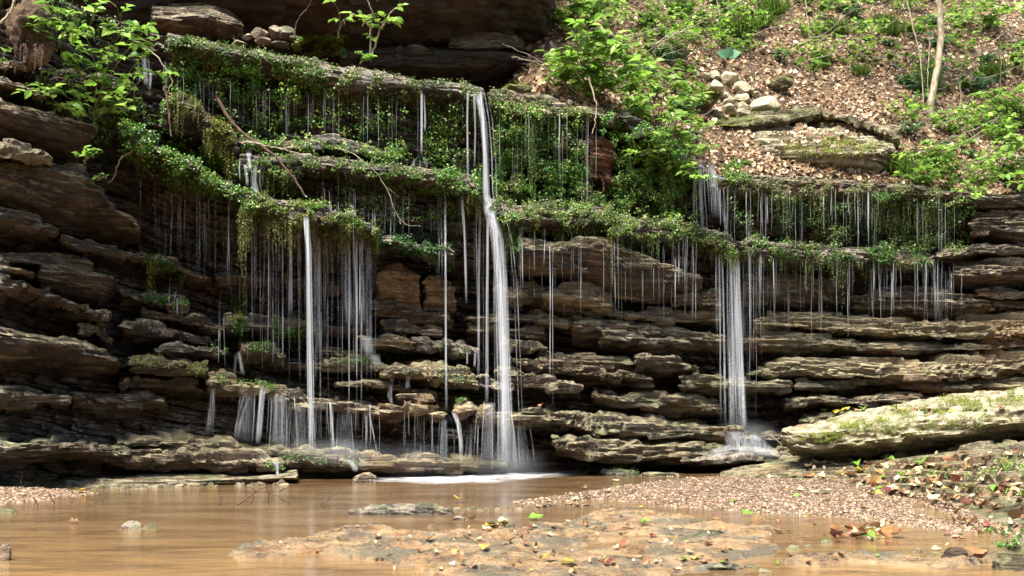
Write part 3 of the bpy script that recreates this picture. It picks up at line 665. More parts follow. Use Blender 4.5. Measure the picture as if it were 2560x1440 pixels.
# ------------------------------------------------------------------ stream: bed, water, shelf, gravel, flags
def heightfield(name, x0, x1, y0, y1, step, fn, mat, skirt=None, drop=None):
    nx, ny = int((x1 - x0) / step), int((y1 - y0) / step)
    x = np.linspace(x0, x1, nx)[:, None] + np.zeros((1, ny)); y = np.linspace(y0, y1, ny)[None, :] + np.zeros((nx, 1))
    z = fn(x, y)
    A = np.stack([x, y, z], -1); Fc = grid_faces(nx, ny)
    if drop is not None:
        keep = (z.ravel()[Fc] > drop).any(1); Fc = Fc[keep]
        used = np.unique(Fc); mp = np.full(nx * ny, -1); mp[used] = np.arange(len(used)); Fc = mp[Fc]; A = A.reshape(-1, 3)[used]
    remember(A, Fc)
    return mk(name, A, Fc, mat)
def poly_sd(x, y, poly):
    """signed distance (positive inside) to a polygon in plan"""
    poly = np.asarray(poly); d = np.full(x.shape, 1e9); ins = np.zeros(x.shape, bool)
    for (ax, ay), (bx, by) in zip(poly, np.roll(poly, -1, 0)):
        ex, ey = bx - ax, by - ay
        tt = np.clip(((x - ax) * ex + (y - ay) * ey) / (ex * ex + ey * ey + 1e-9), 0, 1)
        d = np.minimum(d, np.hypot(x - ax - tt * ex, y - ay - tt * ey))
        c = ((ay > y) != (by > y)) & (x < ex * (y - ay) / (ey + 1e-12) + ax)
        ins ^= c
    return np.where(ins, d, -d)
def plan(pts): return [tuple(G(px, py)[:2]) for px, py in pts]
def xyz(x, y, s_): return np.stack([x * s_, y * s_, np.zeros_like(x)], -1)

bed = heightfield('creek_bed', -9, 9, -4.5, 13, .12, lambda x, y: -.12 + .03 * fbm(xyz(x, y, 1.3), 3), M['soil']); tag(bed, kind='structure')
wat = mk('water', np.array([[-9, -4.4, 0], [9, -4.4, 0], [9, 12.8, 0], [-9, 12.8, 0]], float), np.array([[0, 1, 2, 3]]), M['water']); tag(wat, kind='structure')

shelf_poly = plan([(545,1400),(560,1372),(640,1366),(720,1352),(830,1318),(900,1312),(1000,1326),(1250,1322),(1400,1296),(1470,1280),(1560,1268),(1640,1282),(1760,1300),(1900,1318),(2000,1322),(1930,1345),(1980,1372),(1900,1405),(1760,1440),(1700,1500),(1010,1500),(1030,1436),(950,1408),(800,1390),(640,1398)])
def shelf_z(x, y):
    d = poly_sd(x, y, shelf_poly) + .07 * fbm(xyz(x, y, 4) + 3, 4)
    m_ = np.clip(d / .10 + .15, 0, 1); m_ = m_ * m_ * (3 - 2 * m_)
    n = fbm(np.stack([x * 3, y * 6, 0 * x], -1) + 11, 4); st = np.floor((n * .5 + .5) * 9) / 9
    b_ = blocks(np.stack([x, y * .6, y * .15], -1), 5, 22, 4.0)
    return -.05 + .042 * m_ + m_ * (.044 * st + .020 * fbm(xyz(x, y, 7), 4) + .007 * ridge(xyz(x, y, 22), 3) + .006 * fbm(xyz(x, y, 70), 3) + .008 * b_[0] - .010 * (1 - b_[1]))
sh_o = heightfield('rock_shelf', -1.5, 1.6, 2.85, 6.2, .010, shelf_z, M['rock_tan'], drop=-.03)
tag(sh_o, 'flat tan wet bedrock shelf barely above the brown water, nearest the viewer', 'rock shelf')

shelf_keep = shelf_poly
shelf_poly = plan([(1900, 1400), (2000, 1384), (2100, 1390), (2250, 1382), (2330, 1396), (2440, 1376), (2640, 1368), (2640, 1420), (2480, 1414), (2350, 1430), (2200, 1416), (2050, 1426), (1950, 1418)])
sh2 = heightfield('rock_shelf', .75, 2.2, 3.2, 4.6, .010, lambda x, y: shelf_z(x, y) + .004, M['rock_tan'], drop=-.02)
tag(sh2, 'broken strip of tan rock awash in the shallows at lower right', 'rock shelf')
shelf_poly = shelf_keep
bar_poly = plan([(1180,1262),(1290,1240),(1420,1225),(1560,1203),(1720,1196),(1860,1198),(2050,1206),(2200,1218),(2330,1240),(2440,1290),(2580,1330),(2440,1346),(2300,1336),(2150,1318),(2000,1296),(1800,1288),(1640,1272),(1500,1258),(1350,1262),(1200,1272)])
def bar_z(x, y):
    d = poly_sd(x, y, bar_poly) + .10 * fbm(xyz(x, y, 2.5) + 7, 4)
    return np.clip(-.035 + np.clip(d, -1, .5) * .16, -.08, .05) + .008 * fbm(xyz(x, y, 14), 3)
gravel_bed = heightfield('gravel_bank', -1.2, 3.0, 4.3, 9.4, .025, bar_z, M['soil'], drop=-.02)
tag(gravel_bed, kind='structure')
lbar_poly = plan([(-200,1222),(100,1220),(260,1226),(300,1234),(180,1246),(60,1262),(-200,1285)])
def lbar_z(x, y):
    d = poly_sd(x, y, lbar_poly) + .06 * fbm(xyz(x, y, 4) + 7, 3)
    return np.clip(-.02 + np.clip(d, -1, .4) * .14, -.08, .04)
lb = heightfield('gravel_bank', -4.6, -1.6, 5.0, 8.0, .03, lbar_z, M['soil'], drop=-.015); tag(lb, kind='structure')

# layered flags on the right bank: one outcrop, each bed a part
nu, nv = 420, 420
pxs = np.linspace(1800, 3000, nu)[:, None]
cp = [1800, 1840, 2000, 2150, 2300, 2450, 2560, 3000]
pyf = np.interp(pxs, cp, [1200, 1201, 1209, 1224, 1254, 1322, 1345, 1400]); Hh = np.interp(pxs, cp, [.0, .03, .10, .15, .20, .25, .27, .30])
pyt = np.interp(pxs, cp, [1190, 1180, 1166, 1151, 1142, 1133, 1125, 1110])
Yf = .5 * FPX / (pyf - HY); Lr = np.maximum(.35, (.5 - Hh) * FPX / (pyt - HY) - Yf)
r = np.linspace(-.12, 1, nv)[None, :] ** 1.0 * (Lr + 1.4)
Y = Yf + r; X = (pxs - CX) / FPX * Y
wob = fbm(xyz(X, Y, 2.6) + 31, 4) * 1.0 + .5 * fbm(xyz(X, Y, 9) + 5, 3)
u = r / Lr * 6 + 1.1 * wob; u = np.clip(u, -3, 6 + .5 * wob)
k = np.floor(u); f_ = u - k
z = Hh / 6 * (k + np.clip(f_ / .06, 0, 1)) - .022 * np.exp(-((f_ - .96) / .06) ** 2) * (u > 0) + .03 * np.clip(r - Lr, 0, None)
z = z + .007 * fbm(xyz(X, Y, 9), 4) + .004 * ridge(xyz(X, Y, 34), 3) + np.where(r < 0, r * .3, 0)
A = np.stack(np.broadcast_arrays(X, Y, z), -1); oF = grid_faces(nu, nv); remember(A, oF)
outcrop = mk('layered_outcrop', A, oF[:, ::-1], M['rock_grey'], smooth=False)
OWN[-1] = 'outcrop'
tag(outcrop, 'thin bedded flaggy outcrop strewn with leaves on the right bank', 'rock outcrop')

# low rocks breaking the water
def low_rock(px, py, w, h, mat, label, sd, dep=.6, name='wet_rock', tilt=0, group=None, sub=5, rough=.09):
    Yc = ground_Y(py); k = mpp(Yc); c = G(px, py); c[2] = -h * k * .25; c[1] += w * k * dep * .3
    return boulder(name, c, (w * k, w * k * dep, h * k * 1.25), mat, label, 'rock', group, seed=sd, rough=rough, tilt=tilt, sub=sub)
low_rock(325, 1322, 42, 18, 'rock_wet', 'small dark rock breaking the brown water at left', 101)
low_rock(376, 1322, 22, 13, 'rock_pale', 'pale pebble touching the small dark rock in the water at left', 102)
low_rock(2, 1402, 24, 58, 'rock_tan', 'orange stone standing in the water at the left border', 103, dep=.9)
low_rock(20, 1281, 34, 14, 'rock_grey', 'flat grey stone in the water near the left gravel', 104)
low_rock(975, 1284, 120, 36, 'rock_wet', 'long low pitted rock in mid stream in front of the falls', 105, dep=.35, rough=.16)
low_rock(1085, 1284, 70, 26, 'rock_grey', 'pale right end stone beside the long pitted rock in mid stream', 106, dep=.4, rough=.14)
low_rock(915, 1205, 34, 22, 'rock_brown', 'brown crumpled stone at the pool edge below the left falls', 107)
low_rock(1020, 1192, 14, 12, 'rock_brown', 'tiny reddish stone at the foot ledge between the falls', 108)
low_rock(1545, 1188, 50, 26, 'rock_wet', 'dark mossy rock in the pool at the right side of the foam', 109, dep=.5, rough=.14)
low_rock(1640, 1190, 60, 14, 'rock_grey', 'low grey stone ridge behind the gravel bar', 110, dep=.5)
low_rock(1555, 1280, 14, 13, 'rock_pale', 'small round pebble in the shallow water below the gravel bar', 111)
low_rock(1480, 1318, 45, 16, 'rock_wet', 'flat wet stone lying at the back of the tan shelf', 112)
low_rock(2090, 1408, 40, 26, 'rock_tan', 'orange tan stone in the shallow water at lower right', 113)
low_rock(2390, 1398, 36, 30, 'rock_dark', 'black pointed stone in the shallows at lower right', 114)
low_rock(2560, 1422, 95, 74, 'rock_moss', 'mossy brown boulder at the lower right border', 115)
low_rock(1770, 1345, 60, 20, 'rock_wet', 'dark flat stone at the right end of the tan shelf', 116)
low_rock(1230, 1446, 110, 30, 'rock_wet', 'dark pitted stone on the near edge of the tan shelf', 117, dep=.4, rough=.14)
low_rock(1790, 1424, 70, 18, 'rock_wet', 'dark flat stone at the lower right of the tan shelf', 118, dep=.5)
for i in range(46):
    px = 230 + 500 * (i + rng.uniform(-.4, .4)) / 46; py = 1224 - 13 * (px - 230) / 500 + rng.uniform(-8, 2)
    low_rock(px, py, rng.uniform(7, 19), rng.uniform(6, 12), ('rock_grey', 'rock_wet', 'rock_pale')[i % 3], ('grey wet stone', 'dark wet stone', 'pale wet stone')[i % 3] + ' in the row along the foot of the left cliff', 200 + i, name='wet_stone', group='stones along the foot of the left cliff', sub=3)
for i in range(44):
    px, py = (rng.uniform(1850, 2560), rng.uniform(1322, 1436)) if i % 2 else (rng.uniform(1050, 1900), rng.uniform(1290, 1345))
    low_rock(px, py, rng.uniform(8, 30), rng.uniform(6, 16), ('rock_tan', 'rock_grey', 'rock_wet', 'rock_pale')[i % 4], ('tan', 'grey', 'dark wet', 'pale')[i % 4] + (' stone lying in the shallows at lower right' if i % 2 else ' stone at the back edge of the tan shelf'), 320 + i, name='wet_stone', group='stones in the shallows at lower right' if i % 2 else 'stones along the back of the tan shelf', sub=4)
for i in range(26):
    px = 1060 + 480 * i / 26 + rng.uniform(-9, 9); py = 1274 - 12 * max(0, (px - 1250) / 290) + rng.uniform(-5, 5)
    low_rock(px, py, rng.uniform(6, 18), rng.uniform(5, 10), ('rock_grey', 'rock_pale', 'rock_tan')[i % 3], 'small wet pebble in the line leading to the gravel bar', 260 + i, name='wet_stone', group='pebbles leading to the gravel bar', sub=3)
build_bvh()

def in_poly(poly):
    poly = np.asarray(poly, float)
    def f(n):
        x0, y0 = poly.min(0); x1, y1 = poly.max(0); q = np.stack([rng.uniform(x0, x1, n), rng.uniform(y0, y1, n)], -1)
        return q[poly_sd(q[:, 0], q[:, 1], poly) > 0]
    return f

# ------------------------------------------------------------------ leaves
LEAF_V = np.array([(0, 0, 0), (-.36, .30, .10), (-.33, .62, .09), (0, 1, -.02), (.33, .62, .09), (.36, .30, .10), (0, .32, 0), (0, .64, 0)])
LEAF_F = np.array([(0, 6, 1), (1, 6, 7), (1, 7, 2), (2, 7, 3), (0, 5, 6), (5, 4, 7), (5, 7, 6), (4, 3, 7)])
TINY_V = np.array([(0, 0, 0), (-.42, .45, .12), (0, 1, 0), (.42, .45, .12)])
TINY_F = np.array([(0, 3, 1), (1, 3, 2)])
def unit(v): return v / (np.linalg.norm(v, axis=-1, keepdims=True) + 1e-9)
def leaves(C, Dr, Nn, L, W, col, tiny=False, curl=None):
    """C base points, Dr growth directions, Nn surface normals, L lengths, W width factors, col (N,3)"""
    BV, BF = (TINY_V, TINY_F) if tiny else (LEAF_V, LEAF_F)
    Dr = unit(Dr); X_ = unit(np.cross(Dr, Nn)); N2 = np.cross(X_, Dr)
    b = BV[None].repeat(len(C), 0).copy()
    if curl is not None: b[..., 2] -= curl[:, None] * b[..., 1] ** 2
    L = np.asarray(L)[:, None, None]; W = np.asarray(W)[:, None, None]
    V = C[:, None] + L * (b[..., 0:1] * W * X_[:, None] + b[..., 1:2] * Dr[:, None] + b[..., 2:3] * N2[:, None])
    Fc = BF[None] + (np.arange(len(C)) * len(BV))[:, None, None]
    return V.reshape(-1, 3), Fc.reshape(-1, 3), np.repeat(col, len(BV), 0)
def join(parts):
    vs, fs, cs, n = [], [], [], 0
    for V, Fc, c in parts:
        vs.append(V); fs.append(Fc + n); cs.append(c); n += len(V)
    return np.concatenate(vs), np.concatenate(fs), np.concatenate(cs)
def tube(pts, rad, nseg=6):
    pts = np.asarray(pts, float); n = len(pts); rad = np.broadcast_to(rad, (n,))
    tg = unit(np.gradient(pts, axis=0)); ref = np.array([.3, 1, .2]); a = unit(np.cross(tg, ref)); b = np.cross(tg, a)
    th = np.linspace(0, 2 * np.pi, nseg, endpoint=False)
    V = pts[:, None] + rad[:, None, None] * (np.cos(th)[None, :, None] * a[:, None] + np.sin(th)[None, :, None] * b[:, None])
    Q = grid_faces(n, nseg, True); Fc = np.concatenate([Q[:, [0, 1, 2]], Q[:, [0, 2, 3]]])
    V = V.reshape(-1, 3); V = np.concatenate([V, pts[:1], pts[-1:]]); j = np.arange(nseg)
    c0 = np.stack([np.full(nseg, n * nseg), (j + 1) % nseg, j], -1); c1 = np.stack([np.full(nseg, n * nseg + 1), (n - 1) * nseg + j, (n - 1) * nseg + (j + 1) % nseg], -1)
    return V, np.concatenate([Fc, c0, c1])
def curve(pts, n=14, wob=0.0):
    pts = np.asarray(pts, float); m_ = len(pts)
    t = np.linspace(0, m_ - 1, n); k = np.clip(t.astype(int), 0, m_ - 2); f = (t - k)[:, None]
    p0 = pts[np.clip(k - 1, 0, m_ - 1)]; p1 = pts[k]; p2 = pts[k + 1]; p3 = pts[np.clip(k + 2, 0, m_ - 1)]
    o = .5 * ((2 * p1) + (-p0 + p2) * f + (2 * p0 - 5 * p1 + 4 * p2 - p3) * f ** 2 + (-p0 + 3 * p1 - 3 * p2 + p3) * f ** 3)
    if wob: o[1:-1] += rng.normal(size=(n - 2, 3)) * wob
    return o
def mixcol(n, pal, jit=.25):
    pal = np.asarray(pal); c = pal[rng.integers(len(pal), size=n)]
    return np.clip(c * (1 + rng.uniform(-jit, jit, (n, 1))), 0, 1)
GREENS = [(.10, .21, .022), (.14, .27, .03), (.08, .17, .02), (.18, .30, .04)]
BUSH = [(.18, .36, .035), (.26, .45, .05), (.13, .28, .03), (.30, .47, .09)]
LEAFY = [(.048, .145, .018), (.075, .19, .022), (.11, .235, .028), (.17, .28, .045), (.03, .085, .014)]
MOSS = [(.14, .17, .018), (.20, .225, .022), (.09, .125, .014), (.25, .26, .04)]
DRY = [(.12, .155, .032), (.09, .135, .024), (.17, .175, .06), (.065, .11, .018), (.22, .19, .10)]
DKLEAF = [(.03, .075, .016), (.045, .10, .022), (.025, .055, .014)]
LITTER = [(.30, .195, .11), (.22, .135, .07), (.42, .31, .19), (.15, .085, .045), (.58, .48, .35), (.28, .165, .09), (.40, .27, .17), (.10, .06, .035)]

# ------------------------------------------------------------------ moss mats: ground cover on the upper tier
def band(poly, th, n):
    poly = np.asarray(poly, float); seg = np.linalg.norm(np.diff(poly, axis=0), axis=1); t = np.concatenate([[0], np.cumsum(seg)])
    u = rng.uniform(0, t[-1], n)
    return np.stack([np.interp(u, t, poly[:, 0]), np.interp(u, t, poly[:, 1]) + rng.normal(size=n) * th * .5], -1)
def ell(cx, cy, rx, ry, n):
    r_ = np.sqrt(rng.uniform(0, 1, n)); a_ = rng.uniform(0, 2 * np.pi, n)
    return np.stack([cx + rx * r_ * np.cos(a_), cy + ry * r_ * np.sin(a_)], -1)
def moss_cards(pts, pal, size, out=0.0, clump=1):
    C, N_ = [], []
    keep = vnoise(np.stack([pts[:, 0] / 22, pts[:, 1] / 17, np.full(len(pts), 3.3)], -1)) + .5 * vnoise(np.stack([pts[:, 0] / 9, pts[:, 1] / 8, np.full(len(pts), 9.3)], -1)) > -.14
    if clump == 2: keep = vnoise(np.stack([pts[:, 0] / 30, pts[:, 1] / 20, np.full(len(pts), 5.3)], -1)) + .6 * vnoise(np.stack([pts[:, 0] / 11, pts[:, 1] / 10, np.full(len(pts), 2.3)], -1)) > .13
    if clump: pts = pts[keep]
    for px, py in pts:
        h, n = hit(px, py)
        if h is None or h.y > 13: continue
        if n.y > 0: n = -n
        C.append(h[:]); N_.append(n[:])
    if not C: return None
    C = np.array(C); N_ = np.array(N_); n = len(C)
    N_ = unit(N_ + np.array([0, -.5, .35]))
    C = C + N_ * rng.uniform(0, .035, (n, 1)) + np.array([0, -1, 0]) * rng.uniform(.3, 1, (n, 1)) * out
    Dr = N_ * .6 + rng.normal(size=(n, 3)) * .55 + np.array([0, 0, -.25])
    nn = unit(N_ + rng.normal(size=(n, 3)) * .55 + np.array([0, -.1, .5]))
    if not clump: Dr = np.cross(N_, rng.normal(size=(n, 3))) + N_ * .35
    # light and dark clumps by patch
    tone = 1 + .5 * vnoise(C * 7)[:, None] + .25 * vnoise(C * 23)[:, None]
    dead = vnoise(C * 4.5 + 40)[:, None] > .58
    return leaves(C, Dr, nn, rng.uniform(.6, 1.3, n) * size, rng.uniform(.9, 1.4, n), np.where(dead & (rng.uniform(size=(n, 1)) < .7), mixcol(n, [(.20, .15, .075), (.13, .085, .04), (.24, .19, .11)], .3), mixcol(n, pal, .3) * tone), tiny=True)
def fringe(poly, n, lo, hi, pal, size=.010, th=10):
    """hanging strands of moss below a lip"""
    pts = band(poly, th, int(n * 1.5)); out = []; lo, hi = lo * 1.3, hi * 1.35
    for px, py in pts:
        h, nn = hit(px, py)
        if h is None or h.y > 13: continue
        L = rng.uniform(lo, hi) * rng.uniform(.4, 1) * float(np.clip(.75 + 1.3 * vnoise(np.array([px / 34, py / 60, 1.7])), .15, 1.9)); m_ = int(L / .006) + 2
        z = np.linspace(0, -L, m_)
        sway = np.cumsum(rng.normal(size=(m_, 2)) * .0016, 0)
        C = np.array(h[:]) + np.stack([sway[:, 0] + rng.normal(size=m_) * .004, -.02 - np.abs(sway[:, 1]) + rng.normal(size=m_) * .004, z], -1)
        Dr = np.stack([rng.normal(size=m_) * .8, rng.normal(size=m_) * .6 - .3, -np.abs(rng.normal(size=m_))], -1)
        out.append(leaves(C, Dr, unit(rng.normal(size=(m_, 3)) + np.array([0, -.6, .5])), rng.uniform(.7, 1.3, m_) * size * np.linspace(1.2, .7, m_), rng.uniform(.8, 1.2, m_), mixcol(m_, pal, .25) * rng.uniform(.75, 1.15), tiny=True))
    return join(out) if out else None
DEN = 1.15
def mat_obj(label, items, fr=()):
    parts = []
    for it in items:
        r_ = moss_cards(*it)
        if r_: parts.append(r_)
    for f_ in fr:
        r_ = fringe(*f_)
        if r_: parts.append(r_)
    V, Fc, c = join(parts)
    o = mk('moss_mat', V, Fc, M['mossleaf'], col=c, smooth=False)
    return tag(o, label, 'moss', 'moss and tiny leaves carpeting the cliff', 'stuff')
N_ = lambda k: int(k * DEN)
mat_obj('olive moss and tiny leaves along the topmost rim under the overhang', [
    (band([(420, 100), (560, 130), (700, 160), (860, 195), (1000, 215), (1210, 235)], 34, N_(9000)), DRY + LEAFY[:2], .017),
    (band([(430, 140), (560, 170), (700, 205), (840, 215)], 50, N_(5000)), LEAFY + DRY[:1], .018),
    (ell(480, 200, 60, 45, N_(2200)), LEAFY, .019, .15), (ell(610, 215, 65, 45, N_(2600)), LEAFY, .019, .15), (ell(700, 230, 50, 30, N_(1200)), LEAFY, .018),
    (ell(900, 235, 75, 42, N_(3200)), DRY, .016), (ell(1010, 235, 50, 26, N_(1200)), DRY, .016)],
    [([(440, 170), (700, 225), (1000, 262), (1200, 250)], 60, .05, .22, DRY)])
mat_obj('yellow green moss mound and bright band on the left mossy bench', [
    (band([(415, 245), (460, 240), (505, 265)], 26, N_(3000)), MOSS, .011), (band([(505, 300), (560, 315), (595, 370), (592, 420)], 26, N_(3800)), MOSS, .011),
    (ell(420, 280, 30, 30, N_(700)), LEAFY, .016), (ell(540, 360, 45, 45, N_(1600)), MOSS + LEAFY[:1], .013)],
    [([(420, 262), (505, 275)], 26, .06, .2, MOSS), ([(510, 320), (595, 400)], 40, .06, .25, MOSS)])
mat_obj('green leafy slope of moss running down to the right below the shrub', [
    (band([(300, 310), (370, 360), (440, 400), (520, 430), (640, 490)], 62, N_(9500)), LEAFY, .019), (band([(430, 420), (500, 455), (560, 478)], 14, N_(1800)), [(.05, .14, .015), (.07, .17, .02)], .012),
    (ell(280, 400, 30, 30, N_(900)), DKLEAF, .016), (ell(250, 330, 40, 40, N_(500)), LEAFY, .017), (ell(470, 420, 60, 40, N_(1800)), LEAFY, .018)],
    [([(340, 390), (430, 440), (560, 490)], 60, .06, .28, DRY + LEAFY[:2])])
mat_obj('moss bands on the two thin ledges between the left and main falls', [
    (band([(600, 362), (820, 372), (1010, 398)], 16, N_(3400)), LEAFY + MOSS[:1], .014), (band([(620, 405), (820, 418), (1000, 445), (1200, 492)], 30, N_(8500)), LEAFY + DRY, .016),
    (ell(1000, 350, 45, 42, N_(1700)), LEAFY, .018), (ell(1110, 330, 36, 50, N_(1700)), DRY + LEAFY[:2], .016), (ell(1120, 405, 45, 45, N_(1900)), LEAFY, .018), (ell(900, 330, 65, 18, N_(1300)), LEAFY, .016),
    (ell(720, 300, 50, 30, N_(700)), LEAFY, .016), (ell(1175, 470, 40, 40, N_(1500)), [(.04, .12, .014), (.06, .15, .02)], .013), (ell(640, 330, 40, 40, N_(700)), LEAFY, .016)],
    [([(640, 430), (900, 450), (1180, 510)], 90, .05, .2, DRY + LEAFY[:2]), ([(1070, 270), (1140, 300)], 24, .1, .3, DRY), ([(600, 380), (1000, 415)], 40, .03, .12, LEAFY), ([(1170, 480), (1210, 520)], 26, .1, .3, MOSS)])
mat_obj('thick hanging moss shelf above the second waterfall, dripping water', [
    (band([(600, 495), (690, 518), (780, 535), (945, 578)], 40, N_(9000)), DRY + MOSS + LEAFY[:2], .014), (band([(770, 515), (850, 545), (940, 575)], 16, N_(2200)), [(.05, .15, .012), (.08, .19, .02)], .012),
    (ell(640, 480, 40, 28, N_(1300)), DRY, .014)],
    [([(590, 520), (700, 555), (800, 570), (945, 600)], 130, .07, .34, MOSS + DRY), ([(930, 570), (948, 595)], 16, .05, .12, [(.16, .25, .03)])])
mat_obj('dark green leafy apron right of the hanging moss shelf', [
    (band([(945, 590), (1010, 600), (1070, 620), (1135, 640)], 40, N_(5200)), DKLEAF + LEAFY[:1], .015), (ell(520, 605, 35, 25, N_(500)), DKLEAF, .014), (ell(640, 640, 30, 30, N_(300)), DKLEAF, .014)],
    [([(950, 625), (1130, 650)], 20, .03, .1, DKLEAF)])
mat_obj('leafy green curtain on the wall right of the main fall', [
    (np.concatenate([ell(1300, 350, 55, 60, N_(3000)), ell(1390, 380, 75, 85, N_(6000)), ell(1310, 440, 70, 50, N_(3000)), ell(1420, 460, 60, 40, N_(2200)), ell(1360, 400, 120, 100, N_(5000))]), LEAFY, .020, .26),
    (band([(1225, 245), (1340, 268), (1480, 290)], 24, N_(3400)), DRY + MOSS[:1], .014), (ell(1290, 480, 60, 30, N_(1500)), LEAFY, .017)],
    [([(1240, 290), (1460, 300)], 60, .15, .55, DRY + LEAFY[:2])])
mat_obj('tangled moss fringe on the ledge right of the main fall', [
    (band([(1222, 505), (1290, 535), (1400, 535), (1530, 520)], 46, N_(8000)), DRY + LEAFY[:3], .015), (ell(1450, 500, 60, 24, N_(1800)), [(.04, .12, .014), (.06, .15, .02)], .013), (ell(1290, 600, 14, 40, N_(700)), LEAFY, .014)],
    [([(1230, 560), (1300, 580), (1530, 570)], 95, .08, .36, DRY + MOSS), ([(1270, 560), (1300, 590)], 26, .15, .4, LEAFY)])
mat_obj('leafy moss wall between the bare red rock and the third fall', [
    (np.concatenate([ell(1600, 390, 50, 70, N_(2600)), ell(1650, 450, 80, 60, N_(4200)), ell(1530, 330, 35, 40, N_(1400)), ell(1560, 480, 40, 40, N_(1300)), ell(1640, 420, 90, 90, N_(3500))]), LEAFY, .020, .22), (ell(1690, 480, 30, 60, N_(1200)), LEAFY, .018),
    (band([(1520, 568), (1620, 568), (1720, 580), (1845, 622)], 36, N_(6000)), LEAFY + DRY, .016), (ell(1540, 560, 50, 20, N_(900)), DRY, .015)],
    [([(1530, 590), (1700, 600), (1840, 640)], 60, .05, .22, LEAFY + DRY), ([(1660, 400), (1680, 520)], 30, .1, .3, MOSS), ([(1560, 420), (1620, 500)], 30, .05, .2, LEAFY)])
mat_obj('moss rim along the lower brink right of the third fall', [
    (band([(1790, 462), (2050, 470), (2350, 482)], 22, N_(5600)), DRY, .014), (ell(1845, 432, 42, 30, N_(2600)), LEAFY + MOSS[:1], .017), (ell(1780, 470, 22, 30, N_(700)), LEAFY, .015)],
    [([(1890, 490), (2340, 500)], 110, .06, .35, DRY)])
mat_obj('dark moss cover on the wall right of the third fall', [
    (np.concatenate([ell(2190, 550, 110, 62, N_(7500)), ell(2290, 560, 60, 60, N_(3000))]), DKLEAF + LEAFY[:2], .015, .18), (ell(2020, 585, 50, 40, N_(3000)), DRY, .014), (ell(2090, 540, 50, 45, N_(1700)), DRY + DKLEAF, .014),
    (ell(1990, 525, 40, 14, N_(700)), LEAFY, .018), (ell(2410, 560, 22, 50, N_(1100)), DKLEAF, .014), (ell(1960, 560, 40, 30, N_(900)), DKLEAF, .014)],
    [([(2340, 520), (2430, 540)], 40, .2, .5, [(.2, .12, .05), (.15, .10, .04)]), ([(2100, 500), (2330, 500)], 40, .1, .4, DRY)])
mat_obj('moss band with dripping fringe on the lower ledge right of the third fall', [
    (band([(1855, 618), (1950, 632), (2100, 640), (2330, 655)], 34, N_(8000)), DRY + LEAFY + DKLEAF, .015), (ell(2230, 635, 70, 20, N_(1600)), [(.035, .11, .014), (.05, .14, .02)], .014), (ell(1855, 585, 30, 40, N_(1300)), DRY, .014)],
    [([(1860, 645), (2320, 670)], 90, .04, .2, DRY + LEAFY[:1]), ([(1790, 620), (1850, 640)], 26, .05, .2, MOSS)])
LM = LEAFY + MOSS[:2]
mat_obj('green leafy growth covering the walls between the upper ledges left of the main fall', [
    (in_poly([(430, 165), (700, 225), (1000, 262), (1205, 262), (1205, 470), (1100, 425), (900, 395), (640, 378), (590, 330), (500, 255)])(N_(21000)), LM, .019, .30, 2), (in_poly([(330, 320), (420, 380), (520, 425), (640, 470), (600, 520), (430, 470), (320, 400)])(N_(6000)), LM, .018, .18),
    (in_poly([(640, 430), (900, 450), (1180, 500), (1180, 560), (960, 560), (640, 480)])(N_(7000)), LM + DRY, .017, .22, 2)], [([(460, 190), (800, 240), (1180, 265)], 50, .15, .5, LM), ([(640, 440), (1180, 505)], 50, .1, .35, LM)])
mat_obj('green leafy growth covering the walls between the main fall and the third fall', [
    (in_poly([(1235, 275), (1450, 300), (1450, 480), (1235, 490)])(N_(12000)), LM, .019, .34, 2), (in_poly([(1530, 320), (1740, 410), (1740, 560), (1540, 540)])(N_(11000)), LM, .019, .30, 2), (in_poly([(1240, 480), (1530, 480), (1740, 560), (1700, 600), (1240, 580)])(N_(6000)), LM + DRY, .016, .20)],
    [([(1240, 290), (1440, 310)], 30, .3, .7, LM), ([(1560, 340), (1740, 430)], 30, .2, .6, LM)])
mat_obj('olive and dark growth covering the wall right of the third fall', [
    (in_poly([(1800, 495), (2420, 505), (2400, 640), (1860, 615)])(N_(19000)), DKLEAF + DRY + LEAFY[:3], .016, .26, 2)], [([(1820, 495), (2400, 510)], 60, .15, .5, DRY + LEAFY[:2])])
mat_obj('moss and small leaves over the dark rocks at the upper left', [
    (band([(60, 200), (160, 215), (300, 240)], 26, 2200), DRY + MOSS[:1], .014), (band([(0, 15), (120, 40), (230, 60), (330, 100)], 50, 3000), LEAFY + DRY, .018), (ell(300, 280, 70, 40, 2500), LM, .017, .08), (band([(100, 262), (180, 290), (245, 312)], 12, 1500), MOSS[2:3] + DRY, .009), (band([(170, 408), (225, 430), (262, 480)], 12, 900), MOSS[2:3] + DRY, .008)])
mat_obj('small bright moss curtain on the dark left ledge', [(band([(360, 645), (410, 660), (462, 688)], 16, N_(1500)), [(.06, .15, .02), (.09, .18, .03)], .012)], [([(370, 655), (460, 690)], 26, .08, .22, MOSS)])
mat_obj('wet moss tufts on the low ledges left of the second fall', [
    (band([(300, 735), (400, 750), (468, 765)], 14, N_(1500)), LEAFY, .013), (ell(586, 782, 28, 18, N_(900)), MOSS, .012), (band([(560, 745), (620, 755)], 16, N_(500)), LEAFY, .013), (ell(600, 815, 24, 22, N_(500)), DKLEAF, .013),
    (band([(680, 805), (760, 812), (810, 820)], 18, N_(1700)), LEAFY + MOSS[:1], .012), (ell(660, 868, 40, 12, N_(700)), LEAFY, .012), (ell(550, 870, 26, 14, N_(500)), LEAFY, .014), (band([(330, 903), (420, 902), (515, 925)], 14, N_(1500)), DRY + MOSS, .010),
    (band([(540, 945), (640, 955), (690, 970)], 10, N_(800)), LEAFY, .012), (ell(730, 830, 60, 10, N_(500)), LEAFY, .012)],
    [([(680, 820), (810, 835)], 30, .04, .16, LEAFY), ([(560, 790), (615, 800)], 18, .05, .15, MOSS)])
